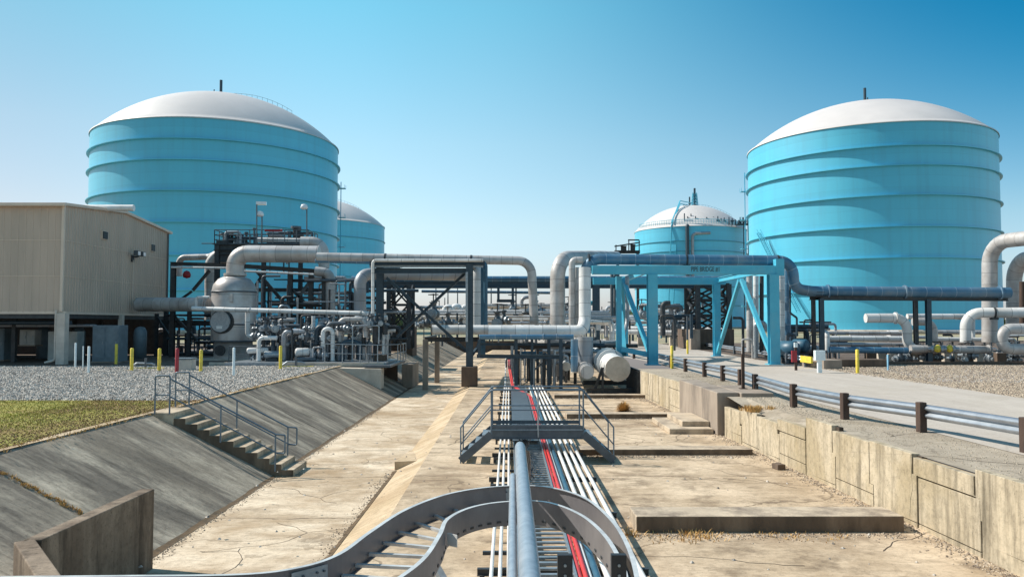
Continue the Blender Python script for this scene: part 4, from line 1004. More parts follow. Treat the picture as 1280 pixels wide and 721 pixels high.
# ------------------------------------------------------------------ turquoise pipe bridge
YBq = 48.5
def bw(px, py, Y=YBq): return W(px, py, Y)
root = thing('pipe_bridge', 'turquoise steel pipe bridge spanning the road with its name on the beam', 'pipe bridge', (8, YBq, 0)); tq = M['teal']
YB2 = 61.0
zt = bw(800, 332).z; zb_ = bw(800, 343).z
xl = bw(740, 340).x; xr = bw(972, 340).x; xc = bw(815, 340).x; xrc = bw(966, 340).x
MB().box(((xl + xr) / 2, YBq, (zt + zb_) / 2), (xr - xl, .34, zt - zb_)).build('front_beam', tq, root, bevel=.02)
x2l, x2r = bw(738, 340, YB2).x, bw(945, 340, YB2).x
MB().box(((x2l + xr) / 2 + .2, YB2, (zt + zb_) / 2 - .0), (xr - x2l, .34, zt - zb_)).build('back_beam', tq, root)
for px in (741, 815, 965):
    x = bw(px, 340).x; MB().ibar(V((x, YBq + .2, zb_ + .35)), V((x, YB2 - .2, zb_ + .35)), .2, .35).build('cross_beam', tq, root)
def col(x, y, z0=0, z1=None, w_=.48): MB().ibar(V((x, y, z0)), V((x, y, z1 or zb_)), w_, w_, up=V((0, 1, 0))).build('column', tq, root); MB().box((x, y, z0 + .03), (w_ + .3, w_ + .3, .06)).build('base_plate', tq, root)
col(xc, YBq, -.02, w_=.58); col(xrc, YBq, .0, w_=.58)
col(xc + .1, YB2, 0, w_=.5); col(xrc - .2, YB2, 0, w_=.5)
xA = bw(787, 340, 55).x; 
MB().bar(V((xc - 1.6, YBq + .9, .6)), V((xc - 1.2, YB2 - 6, zb_)), .3, .35).build('brace', tq, root)
MB().bar(V((xc, YBq + .2, .3)), V((xc - .9, 54.5, zb_)), .24, .28).build('brace', tq, root)
MB().bar(V((xc + .1, YB2 - .2, .3)), V((xc - .9, 55.0, zb_)), .24, .28).build('brace', tq, root)
MB().bar(V((xrc, YBq + .2, .3)), V((xrc - .15, 54.5, zb_)), .24, .26).build('brace', tq, root)
MB().bar(V((xrc - .2, YB2 - .2, .3)), V((xrc - .15, 55.0, zb_)), .24, .26).build('brace', tq, root)
MB().bar(V((xc - 1.9, YBq, .95)), V((xc, YBq, .55)), .25, .3).build('tie', tq, root)
MB().bar(V((xc - 1.9, YBq + 1, 0)), V((xc - 1.9, YBq + 1, 5.4)), .32).build('column', tq, root)
MB().box((bw(974, 340).x, YBq + .1, zt - .1), (.5, .6, 1.0)).build('gusset', tq, root)
# lettering
cu = bpy.data.curves.new('lettering', 'FONT'); cu.body = 'PIPE BRIDGE #1'; cu.size = .42; cu.extrude = .004; cu.align_x = 'CENTER'; cu.align_y = 'CENTER'
to = bpy.data.objects.new('tmp', cu); C.objects.link(to); bpy.context.view_layer.update()
dg = bpy.context.evaluated_depsgraph_get(); me = bpy.data.meshes.new_from_object(to.evaluated_get(dg)); bpy.data.objects.remove(to)
me.transform(Matrix.Scale(.62, 4, (1, 0, 0))); me.transform(Matrix.Scale(1.5, 4, (0, 0, 1)) if False else Matrix.Identity(4)); me.transform(Matrix.Rotation(R(90), 4, 'X'))
lt = bpy.data.objects.new('lettering', me); me.materials.clear(); me.materials.append(M['black']); C.objects.link(lt)
tpos = V((bw(881, 337).x, YBq - .18, (zt + zb_) / 2 + .03)); lt.parent = root; lt.matrix_parent_inverse = Matrix.Translation(-root.location); lt.location = tpos
# overhead pipe on the bridge and its neighbours
yo = YBq + .7
pipe('long blue grey insulated pipe lying on top of the turquoise bridge, dropping at both ends', [W(731, 416, yo), W(731, 324, yo), W(990, 326, yo), W(993, 361, yo), W(1015, 364, yo), W(1262, 366, yo - .3)], .33, 'insul_blue', bend=.95, n=22,
     straps=((1, .02), (1, .49), (1, .93)), flanges=((4, .08), (4, .47), (4, .95)))
pipe('light grey insulated riser bending left over the header at the left end of the bridge', [W(610, 414, 47.2), W(728, 414, 47.2), W(731, 400, 47.6), W(731, 335, 48)], .36, 'insul_white', bend=.9, n=20)
pipe('thick grey insulated pipe arching over at the left end of the pipe bridge', [W(697, 470, 50), W(697, 323, 50), W(745, 322, 54), W(770, 322, 60)], .47, 'insul', bend=1.3, n=22)
pipe('square cornered thin grey pipe loop between the arch and the riser', [W(715, 413, 49.2), W(715, 325, 49.2), W(728, 325, 49.2)], .2, 'insul', bend=.25)
pipe('thin blue white pipe upright between the arch and the riser', [W(721, 413, 49.6), W(721, 334, 49.6)], .16, 'insul_white')
pipe('blue grey wide pipe stub below the bridge riser, standing on the basin floor', [W(731, 462, 48.3), W(731, 421, 48.3)], .5, 'insul_grey', n=20)
pipe('white vertical insulated pipe behind the right leg of the bridge', [W(976, 440, 52), W(976, 330, 52)], .26, 'insul_white')
pipe('blue grey vertical insulated pipe behind the right leg of the bridge', [W(984, 440, 53), W(984, 330, 53)], .24, 'insul_blue')
pipe('rusty topped riser under the right end of the bridge', [W(937, 440, 56), W(937, 345, 56)], .22, 'insul')
pipe('pale riser under the right end of the bridge, between the braces', [W(945, 440, 58), W(945, 345, 58)], .2, 'insul_white')
pipe('dark riser nearest the turquoise brace under the bridge', [W(952, 440, 56), W(952, 345, 56)], .15, 'steel_dark')
pipe('grey U bend pipe under the left side of the bridge, outer one', [W(738, 428, 52), W(775, 428, 52), W(784, 405, 54), W(784, 345, 54)], .14, 'insul_grey', bend=.8)
pipe('dark pipe coming out low under the left bridge legs', [W(738, 432, 50), W(797, 432, 50)], .12, 'steel_dark')
for px, lab in ((765, 'first'), (769, 'second'), (773, 'third')):
    pipe('slim grey riser under the left bridge deck, %s from the left' % lab, [W(px, 395, 62), W(px, 342, 62)], .09 + .05 * (lab == 'first'), 'galv_grey', n=8)
# capped pipes lying behind the basin
root = pipe('big cream capped insulated pipe lying in cradles under the pipe bridge', [W(772, 461, 43), W(739, 437, 60)], .66, 'insul_white', cap=((0, 'conc_pale'),), n=26, flanges=((0, .2), (0, .3), (0, .42)))
pipe('smaller grey capped pipe just left of the big cream capped one', [W(734, 465, 43), W(728, 455, 52)], .35, 'insul', cap=((0, 'insul'),), n=20, flanges=((0, .2),))
pipe('smallest capped blue pipe stub dropping from the blue header', [W(718, 424, 44), W(718, 465, 44)], .2, 'insul_blue', cap=((1, 'conc_pale'),))
pipe('small capped pipe stub beside the dropping blue one', [W(708, 458, 46), W(706, 446, 60)], .25, 'insul_white', cap=((0, 'conc_pale'),))
steel('pipe_cradle', 'dark steel cradles under the big capped pipes', 'cradle', [('saddle', V((4.2, 43.6, -1.15)), V((7, 43.6, -1.15)), .25), ('saddle', V((4.4, 47.5, -1.0)), V((7, 47.5, -1.0)), .25), ('upright', V((4.6, 43.6, -1.3)), V((5.1, 43.6, .1)), .14), ('upright', V((5.1, 43.6, -1.3)), V((5.1, 43.6, .1)), .12)])
steel('bar_grille', 'row of dark upright bars at the end of the retaining wall', 'grille', [('bar', V((6.85, 42.3 + k * .5, -1.3)), V((6.85, 42.3 + k * .5, -.0)), .12) for k in range(9)] + [('rail', V((6.85, 42, 0)), V((6.85, 47, 0)), .1)])
# ------------------------------------------------------------------ header pipes over the basin
pipe('thick white header pipe with a rounded left end crossing above the basin', [W(541, 412, 50), W(612, 412, 50), W(668, 412, 50)], .29, 'insul_white', n=20, cap=((0, 'insul_white'),))
pipe('slim blue header pipe crossing the basin below the white header', [W(599, 421, 46), W(717, 421, 46)], .15, 'insul_blue', n=16, flanges=((0, .68), (0, .82)))
hf = steel('pipe_trestle', 'concrete legged steel frame holding the white header above the bank', 'pipe support',
      [('beam', W(531, 424, 51), W(600, 424, 51), .28), ('beam', W(531, 424, 51), W(546, 421, 57), .28)], base=(-5.4, 51, -1.7))
for (px, Y, w_) in ((532, 51, .34), (546.5, 57, .34)):
    a = W(px, 424, Y); MB().box((a.x, a.y, (a.z + CZ) / 2), (w_, w_, a.z - CZ)).build('concrete_leg', M['conc_block'], hf, bevel=.02)
steel('pipe_support', 'navy steel support frame under the blue header beside the red lines', 'pipe support',
      [('beam', W(596, 445, 46), W(704, 446, 46), .22), ('column', W(599, 424, 46), W(599, 447, 46), .16), ('column', W(645, 424, 46.5), V((W(645, 424, 46.5).x, 46.5, FZ)), .2), ('column', W(701, 424, 46), V((W(701, 424, 46).x, 46, FZ)), .2),
       ('column', W(665, 424, 47), V((W(665, 424, 47).x, 47, FZ)), .16), ('column', W(686, 424, 47), V((W(686, 424, 47).x, 47, FZ)), .2), ('beam', W(596, 430, 47), W(704, 430, 47), .15), ('brace', W(668, 462, 47), W(684, 449, 47), .1, .1, 'galv_grey'), ('brace', W(684, 462, 47), W(668, 449, 47), .08)], mk='steel_navy')
for k in range(16):
    px = 640 + (k * 37 % 66); Y = 47 + (k % 5); r = random.choice([.04, .06, .09]); t = 432 + (k * 13 % 20)
    pipe('thin dark vertical pipe crowded beneath the blue header', [W(px, t, Y), V((W(px, t, Y).x, Y, FZ + .1))], r, random.choice(['steel_navy', 'steel_dark', 'galv', 'insul_grey']), n=8, group='thin pipes beneath the blue header')
# ------------------------------------------------------------------ left pipe bridge frame over the bank
a = W(587, 330, 48.5)
fr = steel('pipe_rack', 'navy steel pipe rack with crossed braces over the channel, on a brown pier', 'pipe rack', [
    ('column', W(587, 330, 48.5), W(587, 458, 48.5), .42), ('column', W(475, 330, 50), W(475, 425, 50), .42), ('column', W(604, 328, 52), V((W(604, 328, 52).x, 52, .3)), .3, .3, 'pipe_blue'),
    ('beam', W(462, 329, 48.5), W(606, 329, 48.5), .26), ('beam', W(462, 333, 48.5), W(604, 333, 48.5), .16, .12, 'galv'), ('beam', W(468, 338.5, 48.5), W(588, 338.5, 48.5), .3),
    ('beam', W(470, 354, 56), W(590, 354, 56), .22),
    ('beam', W(587, 330, 48.5), W(596, 334, 60), .35), ('beam', W(470, 330, 48.5), W(500, 337, 60), .35),
    ('brace', W(483, 347, 49), W(587, 442, 49), .17), ('brace', W(582, 341, 49.5), W(496, 421, 49.5), .17), ('brace', W(588, 446, 48.5), W(600, 430, 50), .15),
    ('column', W(583.5, 340, 48.2), W(583.5, 427, 48.2), .14, .14, 'galv'), ('column', W(466, 326, 48), W(466, 390, 48), .2, .2, 'galv_grey')], mk='steel_navy', base=(-2.4, 48.5, FZ))
p = W(587, 458, 48.5); MB().box((p.x, 48.5, (p.z + FZ) / 2), (.95, .95, p.z - FZ)).build('pier', M['conc_dark'], fr, bevel=.03)
p2 = W(475, 425, 50); MB().box((p2.x, 50, .1), (.8, .8, .9)).build('pier', M['conc_dark'], fr, bevel=.03)
def lattice(lab, pxs, pyt, Yy, z0, dy, bays, m='steel_dark', w_=.22, xb=.10):
    x0 = W(pxs[0], pyt, Yy).x; x1 = W(pxs[1], pyt, Yy).x; z1 = W(pxs[0], pyt, Yy).z; mem = []
    for x in (x0, x1):
        for y in (Yy, Yy + dy): mem.append(('column', V((x, y, z0)), V((x, y, z1)), w_))
    for b in range(bays):
        za = z0 + (z1 - z0) * b / bays; zb2 = z0 + (z1 - z0) * (b + 1) / bays
        for y in (Yy, Yy + dy):
            mem += [('brace', V((x0, y, za)), V((x1, y, zb2)), xb), ('brace', V((x1, y, za)), V((x0, y, zb2)), xb), ('strut', V((x0, y, zb2)), V((x1, y, zb2)), xb)]
        for x in (x0, x1):
            mem += [('brace', V((x, Yy, za)), V((x, Yy + dy, zb2)), xb), ('brace', V((x, Yy + dy, za)), V((x, Yy, zb2)), xb)]
    return steel('lattice_tower', lab, 'lattice tower', mem, mk=m, base=(x0, Yy, z0))
lattice('dark lattice tower carrying the far pipeline behind the left pipe rack', (486, 511), 353, 70, .3, 3, 3, w_=.35, xb=.15)
lt_ = lattice('dark lattice tower on a concrete block under the turquoise bridge', (872, 911), 355, 80, 1.8, 5, 3, w_=.45, xb=.2)
pp = W(862, 435, 76)
MB().box((W(889, 420, 78).x, 80.5, 1.0), (4.2, 6, 1.9)).build('foundation', M['conc_dark'], lt_); MB().box((W(868, 420, 77).x, 77.5, .75), (.9, 2, 2.3)).build('foundation', M['conc_block'], lt_)
# far elevated pipeline crossing behind everything
steel('pipeline_girder', 'dark girder carrying the far pipeline across the whole scene', 'girder', [('beam', W(440, 354.5, 82), W(905, 354.5, 82), .75, .95), ('column', W(745, 355, 82), V((W(745, 355, 82).x, 82, 0)), .7), ('column', W(645, 358, 82), W(645, 386, 82), .15)], mk='steel_navy')
pipe('far blue grey pipeline lying on the dark girder', [W(440, 349, 82), W(905, 349, 82)], .33, 'insul_blue')
steel('pipe_hanger', 'small dark square hanger frame under the far girder', 'hanger', [('side', W(623, 358, 80), W(623, 377, 80), .25), ('side', W(641, 358, 80), W(641, 377, 80), .25), ('bottom', W(621, 376, 80), W(643, 376, 80), .3)], mk='steel_navy')
pipe('thin blue pipe running below the far girder', [W(527, 364, 85), W(690, 366, 85)], .15, 'insul_blue')
# pipes through the left rack
pipe('long pale pipe running right from the silver vessel, turning down beside the red lines', [W(396, 321, 52), W(664, 326, 52), W(668, 405, 52)], .29, 'insul', bend=.95, n=20, straps=((0, .32), (0, .72)), flanges=((1, .95),))
pipe('thin pale pipe under the long pale pipe at the left rack', [W(394, 326, 52), W(470, 328, 52)], .12, 'insul_blue')
pipe('large blue grey pipe inside the left rack with an elbow turning down behind the skid', [W(450, 392, 55), W(450, 344, 55), W(470, 342, 56), W(588, 344, 58)], .42, 'insul_grey', bend=1.1, n=20)
pipe('wide pale vertical pipe behind the right column of the left rack', [W(596, 410, 54), W(596, 334, 54), W(590, 326, 57)], .42, 'insul_white', n=20)
pipe('narrow pale vertical pipe beside the right column of the left rack', [W(605.5, 405, 55), W(605.5, 332, 55)], .16, 'insul_blue')
pipe('thin white pipe framing the top of the left rack', [W(466, 392, 47.8), W(466, 325.5, 47.8), W(604, 325.5, 47.8)], .09, 'insul_white', bend=.2)
pipe('thin blue pipe standing at the right side of the left rack', [W(607, 414, 51), W(607, 329, 51), W(598, 327, 51)], .13, 'pipe_blue', bend=.3)
# ------------------------------------------------------------------ silver vessel and its big overhead pipe
vp = V((W(291.5, 447, 56).x, 56, .05)); zs = lambda py, Y=56: W(291, py, Y).z
root = thing('pressure_vessel', 'stained silver vessel with a round manway beside the raised building', 'vessel', vp)
Rv = 1.5
MB().lathe(vp, [(Rv, zs(425) - vp.z), (Rv, zs(364) - vp.z), (Rv * .93, zs(356) - vp.z), (Rv * .72, zs(349) - vp.z), (Rv * .4, zs(345) - vp.z), (.01, zs(344) - vp.z)], 40).build('shell', M['silver'], root)
MB().lathe(vp, [(Rv * .86, 0), (Rv * .86, zs(427) - vp.z), (Rv * 1.02, zs(426) - vp.z)], 40).build('skirt', M['silver'], root)
for py in (426, 405.5, 385, 365): MB().lathe(vp + V((0, 0, zs(py) - vp.z)), [(Rv - .01, -.05), (Rv + .035, -.05), (Rv + .035, .05), (Rv - .01, .05)], 40).build('band', M['galv_grey'], root)
mw = V((vp.x - .35, 56 - Rv * .93, zs(402, 54.5))); MB().cyl(mw + V((0.05, .3, 0)), mw + V((0.05, -.12, 0)), .82, 28).build('manway_neck', M['steel_dark'], root)
mh = MB().cyl(mw + V((0, -.1, 0)), mw + V((-.02, -.25, 0)), .70, 28).build('manway_cover', M['galv'], root)
MB().box(mw + V((-.05, -.27, -.38)), (.4, .03, .2)).build('name_plate', M['pipe_white'], root)
o_ = V((vp.x - .45, 56 - Rv * .86, zs(437))); MB().cyl(o_ + V((0, .3, 0)), o_ + V((0, -.15, 0)), .36, 20).build('skirt_opening', M['steel_dark'], root); MB().cyl(o_ + V((0, -.1, 0)), o_ + V((0, -.17, 0)), .26, 20).build('opening_hole', M['black'], root)
MB().box(vp + V((0, 0, -.03)), (4.4, 4.0, .12)).build('plinth', M['conc_pale'], root)
MB().box((vp.x + .35, 56 - Rv - .05, zs(373)), (.2, .2, .55)).build('nozzle', M['silver'], root)
pipe('fat silver overhead pipe rising from the vessel top and turning right', [W(294, 350, 56), W(294, 317, 56), W(398, 318, 56)], .60, 'silver', bend=1.5, n=26, flanges=((0, .2),), cap=((1, 'silver'),))
pipe('fat grey pipe joining the raised building to the silver vessel', [W(173, 380.5, 58), W(262, 380.5, 56.4)], .50, 'insul', n=24, flanges=((0, .97),))
pipe('small white pipe loop on the left side of the vessel', [W(262, 371.5, 54.5), W(245, 371.5, 54.5), W(245, 386, 54.5)], .10, 'insul_white', bend=.2)
pipe('long thin white pipe running right in front of the vessel', [W(240, 385.5, 53.5), W(468, 392, 51)], .15, 'insul_white', n=12, flanges=((0, .33), (0, .93)))
pipe('white pipe dropping in front of the vessel then running right into the valves', [W(309.5, 387, 53.3), W(309.5, 420.5, 53.3), W(395, 422.5, 52.3), W(453, 424, 51.4), W(453, 398, 51.2), W(484, 397, 51)], .16, 'insul_white', bend=.3, n=12, flanges=((1, .55), (2, .3)))
pipe('pale pipe elbow dropping behind the valves right of the vessel', [W(356, 384, 60), W(356, 412, 60), W(330, 414, 60)], .45, 'insul_white', bend=1.2, n=18)
pipe('grey pipe running back left behind the steel frame', [W(224, 345, 66), W(224, 322, 66), W(262, 321, 66), W(272, 316, 64)], .25, 'insul', bend=.5)
pipe('grey bent pipe rising left of the platform', [W(262, 400, 64), W(262, 328, 64), W(272, 317, 64), W(285, 316, 64)], .38, 'insul', bend=1)
pipe('grey pipe leaving the platform on the right and turning down', [W(376, 302.5, 62), W(404, 303, 62), W(405, 335, 62)], .42, 'insul', bend=1.1)
pipe('grey elbow pipe dropping behind the right end of the platform', [W(394, 339, 60), W(413, 341, 60), W(413, 400, 60)], .36, 'insul', bend=1.0)
# ------------------------------------------------------------------ steel platform behind the vessel
Yp = 60
st = steel('steel_platform', 'dark steel platform frame behind the silver vessel with braced legs', 'platform', [
    ('beam', W(213, 329.5, 60), W(286, 331.5, 60), .26), ('beam', W(286, 331.5, 60), W(398, 339, 60), .30), ('beam', W(268, 309, 62), W(378, 309, 62), .45), ('beam', W(268, 316, 62), W(290, 316, 62), .3),
    ('column', W(217, 330, 60), V((W(217, 330, 60).x, 60, 0)), .34), ('column', W(237, 382, 60), V((W(237, 382, 60).x, 60, 0)), .26), ('column', W(363, 338, 60), V((W(363, 338, 60).x, 60, 0)), .34), ('column', W(389, 339, 60), V((W(389, 339, 60).x, 60, 0)), .34),
    ('column', W(272, 306, 62), V((W(272, 306, 62).x, 62, 0)), .34), ('column', W(330, 306, 63), V((W(330, 306, 63).x, 63, 0)), .30), ('column', W(376, 306, 63), V((W(376, 306, 63).x, 63, 0)), .30), ('column', W(208, 385, 62), V((W(208, 385, 62).x, 62, 0)), .3),
    ('column', W(405, 340, 60), V((W(405, 340, 60).x, 60, 0)), .28), ('column', W(196, 392, 61), V((W(196, 392, 61).x, 61, 0)), .24),
    ('brace', W(241, 363, 60), W(262, 338, 60), .2), ('brace', W(240, 364, 60), W(218, 380, 60), .16), ('brace', W(320, 338, 60), W(360, 384, 60), .22), ('brace', W(363, 360, 60), W(389, 386, 60), .2), ('brace', W(363, 386, 60), W(392, 345, 60), .2, .2, 'galv_grey'),
    ('brace', W(218, 395, 60), W(246, 425, 60), .18), ('brace', W(196, 396, 61), W(217, 428, 61), .18), ('brace', W(330, 340, 63), W(300, 388, 63), .18), ('brace', W(338, 415, 60), W(350, 393, 60), .18), ('beam', W(363, 382, 60), W(410, 382, 60), .2), ('beam', W(328, 386, 60), W(363, 386, 60), .2)], base=(-21, 60, 0))
MB().box((W(323, 306, 63.2).x, 64, W(300, 305.5, 63).z), (6.8, 3.2, .08)).build('deck', M['galv_grey'], st)
q = MB(); q.box((W(276.5, 315, 62).x, 62.6, W(276, 314, 62).z), (.8, 1.2, 1.7)); q.build('motor_housing', M['steel_dark'], st)
pipe('thin white pipe just under the left beam of the steel platform', [W(214, 334, 59.5), W(285, 335, 59.5), W(286, 338, 59.5), W(392, 343, 59.5)], .08, 'insul_white', bend=.2, n=8)
zr = W(300, 305, 62).z
railing('busy steel railing around the top of the platform behind the vessel', [V((W(268, 306, 62.4).x, 62.4, zr)), V((W(385, 306, 62.4).x, 62.4, zr)), V((W(385, 306, 62.4).x, 65.5, zr)), V((W(268, 306, 62.4).x, 65.5, zr)), V((W(268, 306, 62.4).x, 62.4, zr))], 1.15, .9, 'galv_grey', r=.035, mids=2)
for i, (px, t, b, r, m) in enumerate(((283, 293, 306, .3, 'galv_grey'), (290, 290, 306, .12, 'steel_dark'), (298, 294, 306, .22, 'galv'), (308, 291, 306, .1, 'steel_dark'), (318, 286, 306, .09, 'galv_grey'), (338, 292, 306, .2, 'steel_dark'), (362, 290, 306, .14, 'galv_grey'), (370, 284, 306, .25, 'steel_dark'), (374, 287, 306, .12, 'steel_dark'))):
    a = W(px, b, 64); c = W(px, t, 64); root = thing('relief_valve', 'small upright relief valve crowded on the top of the platform', 'valve', a, 'relief valves on the platform')
    MB().cyl(a, c, r, 10).build('body', M[m], root); MB().cyl(c - V((0, 0, .1)), c + V((0, 0, .06)), r * 1.7, 10).build('flange', M['galv_grey'], root); MB().cyl(a.lerp(c, .5), a.lerp(c, .5) + V((.6, 0, 0)), r * .6, 8).build('outlet', M[m], root)
pipe('horizontal pale pipe on the platform top at rail height', [W(322, 300, 63), W(378, 301, 63)], .2, 'insul_white')
pipe('short dark red pipe on the platform railing', [W(331, 288, 61.8), W(353, 288, 61.8)], .09, 'red')
def lamp(lab, px, pb, pt, Y, arm, head='box'):
    a = W(px, pb, Y); b = W(px, pt, Y); root = thing('lamp_post', lab, 'lamp', a)
    MB().cyl(a, b, .05, 8).build('pole', M['galv_grey'], root); MB().cyl(b, b + V((arm, 0, .08)), .035, 6).build('arm', M['galv_grey'], root)
    e = b + V((arm, 0, .05))
    (MB().box(e, (.75, .4, .22), .2) if head == 'box' else MB().lathe(e, [(.01, .2), (.22, .15), (.3, -.1), (.2, -.22), (.01, -.24)], 14)).build('lamp_head', M['glass'], root)
lamp('tallest lamp on the platform, flat headed', 321, 306, 255, 62, .35); lamp('round headed lamp in front of the flat headed one on the platform', 327.5, 306, 268, 62.2, -.15, 'r'); lamp('round headed lamp at the right end of the platform', 383.5, 306, 259, 62.2, -.2, 'r')
p = W(233.5, 343, 61); tag(MB().lathe(p - V((0, 0, .3)), [(.02, 0), (.26, .08), (.3, .3), (.2, .52), (.02, .6)], 16).build('alarm_bell', M['red']), 'small round dark red device hanging left of the vessel', 'alarm')
# ------------------------------------------------------------------ crowded valve skid
sk = thing('skid', 'low grey skid deck carrying the crowded valves above the bank', 'skid', (-13, 48, 0))
MB().box((W(395, 452, 50).x + .0, 50.0, .10), (9.5, 5.2, .16)).build('deck', M['galv'], sk)
for y in (47.4, 50, 52.6): MB().ibar(V((-17.4, y, -.08)), V((-7.4, y, -.08)), .18, .22).build('beam', M['galv_grey'], sk)
root = thing('skid_foundation', 'pale concrete foundation block retaining the bank under the skid', 'foundation', (-9, 45.8, -.8))
q = MB(); q.prism([(-10.3, 45.8, -.2), (-7.3, 45.8, -1.7), (-7.3, 45.8, -.10), (-10.3, 45.8, -.05)][::-1], (0, 1.2, 0)); q.build('front_wall', M['conc_pale'], root)
MB().box((-8.9, 52.6, -.75), (3.2, .5, 1.7)).build('rear_wall', M['conc_dark'], root)
MB().box((-6.55, 53.5, -.9), (.7, 3.4, 1.5)).build('side_block', M['conc_block'], root)
tag(MB().box((-7.6, 49.5, .02), (1.6, 6.6, .12)).build('walkway', M['galv_grey']), 'grey walkway plate at the channel end of the skid', 'walkway')
railing('steel railing along the channel end of the skid', [W(406, 453, 47.3), W(472, 454.5, 47.3), V((-6.85, 49.5, .1)), V((-6.8, 53, .1))], 1.1, 1.1, 'galv', r=.03)
railing('steel railing in front of the vessel and the left part of the skid', [W(286, 453, 50), W(342, 454, 50)], 1.0, 1.2, 'galv_grey', r=.03, mids=1)
railing('second shorter railing behind the skid walkway', [V((-8.3, 47.6, .15)), V((-8.3, 52.6, .15))], 1.1, .8, 'galv_grey', r=.028)
for (px0, px1, py, Y, lab) in ((262, 345, 456.5, 47.8, 'yellow topped low concrete kerb in front of the silver vessel'), (345, 480, 457, 47.2, 'long low kerb under the front of the valve skid')):
    a = G(px0, py); b = G(px1, py); tag(MB().bar(V((a.x, a.y, .08)), V((b.x, b.y, .08)), .22, .2).build('kerb', M['conc_pale']), lab, 'kerb')
# valve prototype, copied
def make_valve():
    root = thing('valve', 'grey wheel valve crowded among the white pipes on the skid', 'valve', (0, 0, 0), 'wheel valves on the skid')
    MB().lathe(V((0, 0, 0)), [(.01, -.22), (.16, -.18), (.22, 0), (.16, .18), (.10, .26), (.10, .42), (.16, .44), (.16, .5), (.01, .52)], 14).build('body', M['galv_grey'], root)
    for s in (-1, 1): MB().cyl(V((s * .22, 0, 0)), V((s * .32, 0, 0)), .21, 14).build('flange', M['galv'], root)
    MB().cyl(V((-.5, 0, 0)), V((.5, 0, 0)), .11, 10).build('pipe_stub', M['galv'], root)
    MB().cyl(V((0, 0, .5)), V((0, 0, .82)), .025, 6).build('stem', M['steel_dark'], root)
    ring = [V((.2 * math.cos(a * math.pi / 8), .2 * math.sin(a * math.pi / 8), .78)) for a in range(16)]
    q = MB(); q.tube(ring, .022, 6, close=True)
    for k in range(4): q.cyl(V((0, 0, .78)), ring[k * 4], .014, 5)
    q.build('handwheel', M['steel_dark'], root); return root
vproto = make_valve(); spots = []
rnd = random.Random(21)
for k in range(72):
    px = rnd.uniform(318, 484); py = rnd.choice([404, 412, 420, 428, 436, 444]) + rnd.uniform(-3, 3); Y = rnd.uniform(48.8, 54)
    spots.append((W(px, py, Y), rnd.uniform(0, 3.1), rnd.uniform(.55, 1.15), rnd.choice([0, 0, 0, 1])))
for i, (p, rz, s, tilt) in enumerate(spots):
    o = vproto if i == 0 else copy_tree(vproto); o.location = p; o.rotation_euler = (tilt * R(80), 0, rz); o.scale = (s, s, s)
mats_ = ['galv', 'galv_grey', 'insul_white', 'insul', 'steel_navy', 'steel_dark', 'insul_grey', 'steel_dark']
for k in range(96):
    px = rnd.uniform(318, 488); Y = rnd.uniform(48.6, 55.5); top = rnd.uniform(394, 436); r = rnd.choice([.03, .045, .06, .09, .13, .16])
    a = W(px, top, Y); z0 = .2 if k % 3 else a.z - rnd.uniform(.5, 1.6)
    if z0 >= a.z - .2: z0 = a.z - .4
    dx = rnd.choice([0, 0, .6, -.6, 1.1, 1.6]); pts_ = [V((a.x, Y, z0)), a] + ([a + V((dx, 0, 0))] if dx else [])
    if dx and k % 2: pts_.append(V((a.x + dx, Y, max(.25, a.z - 1.1))))
    pipe('slim grey pipe crowded on the valve skid', pts_, r, rnd.choice(mats_), bend=r * 2.2, n=8, group='slim pipes on the valve skid')
for k in range(13):
    px = 330 + k * 11.8; Y = 50 + (k % 4) * 1.2; w_ = [.16, .22, .12][k % 3]; a = W(px, 396 + (k * 17 % 22), Y)
    tag(MB().ibar(V((a.x, Y, .15)), V((a.x, Y, a.z)), w_).build('stanchion', M[['steel_dark', 'steel_navy', 'galv_grey'][k % 3]]), 'slim steel stanchion between the pipes of the valve skid', 'stanchion', 'stanchions on the valve skid')
# small round vessels and pumps low in the front of the skid
for i, (px, py, Y, r, L, m, lab) in enumerate(((322, 438, 49.5, .18, 1.3, 'insul_white', 'short white horizontal pump body left of the yellow bollard on the skid'), (340, 443, 49.2, .22, 1.0, 'galv', 'galvanised pump body low behind the yellow bollard'), (378, 440, 49, .26, .9, 'insul_white', 'short white horizontal pump body right of the yellow bollard'), (420, 441, 50, .22, 1.6, 'steel_navy', 'navy horizontal drum low on the skid behind the railing'), (383, 449, 48.6, .14, 1.2, 'galv_grey', 'small grey cylinder at the front lip of the skid'))):
    c = W(px, py, Y); root = thing('pump', lab, 'pump', c - V((0, 0, r)))
    MB().lathe(V((0, 0, 0)), [(.01, -L / 2), (r * .7, -L / 2 + .03), (r, -L / 2 + .12), (r, L / 2 - .12), (r * .7, L / 2 - .03), (.01, L / 2)], 16).build('casing', M[m], root)
    ch = root.children[-1] if root.children else [o for o in C.objects if o.parent == root][-1]
    ch.matrix_parent_inverse = Matrix.Identity(4); ch.location = (0, 0, r); ch.rotation_euler = (0, R(90), .3)
    MB().box(c - V((0, 0, r + .1)), (L * .7, r * 1.4, .2)).build('base', M['steel_dark'], root)
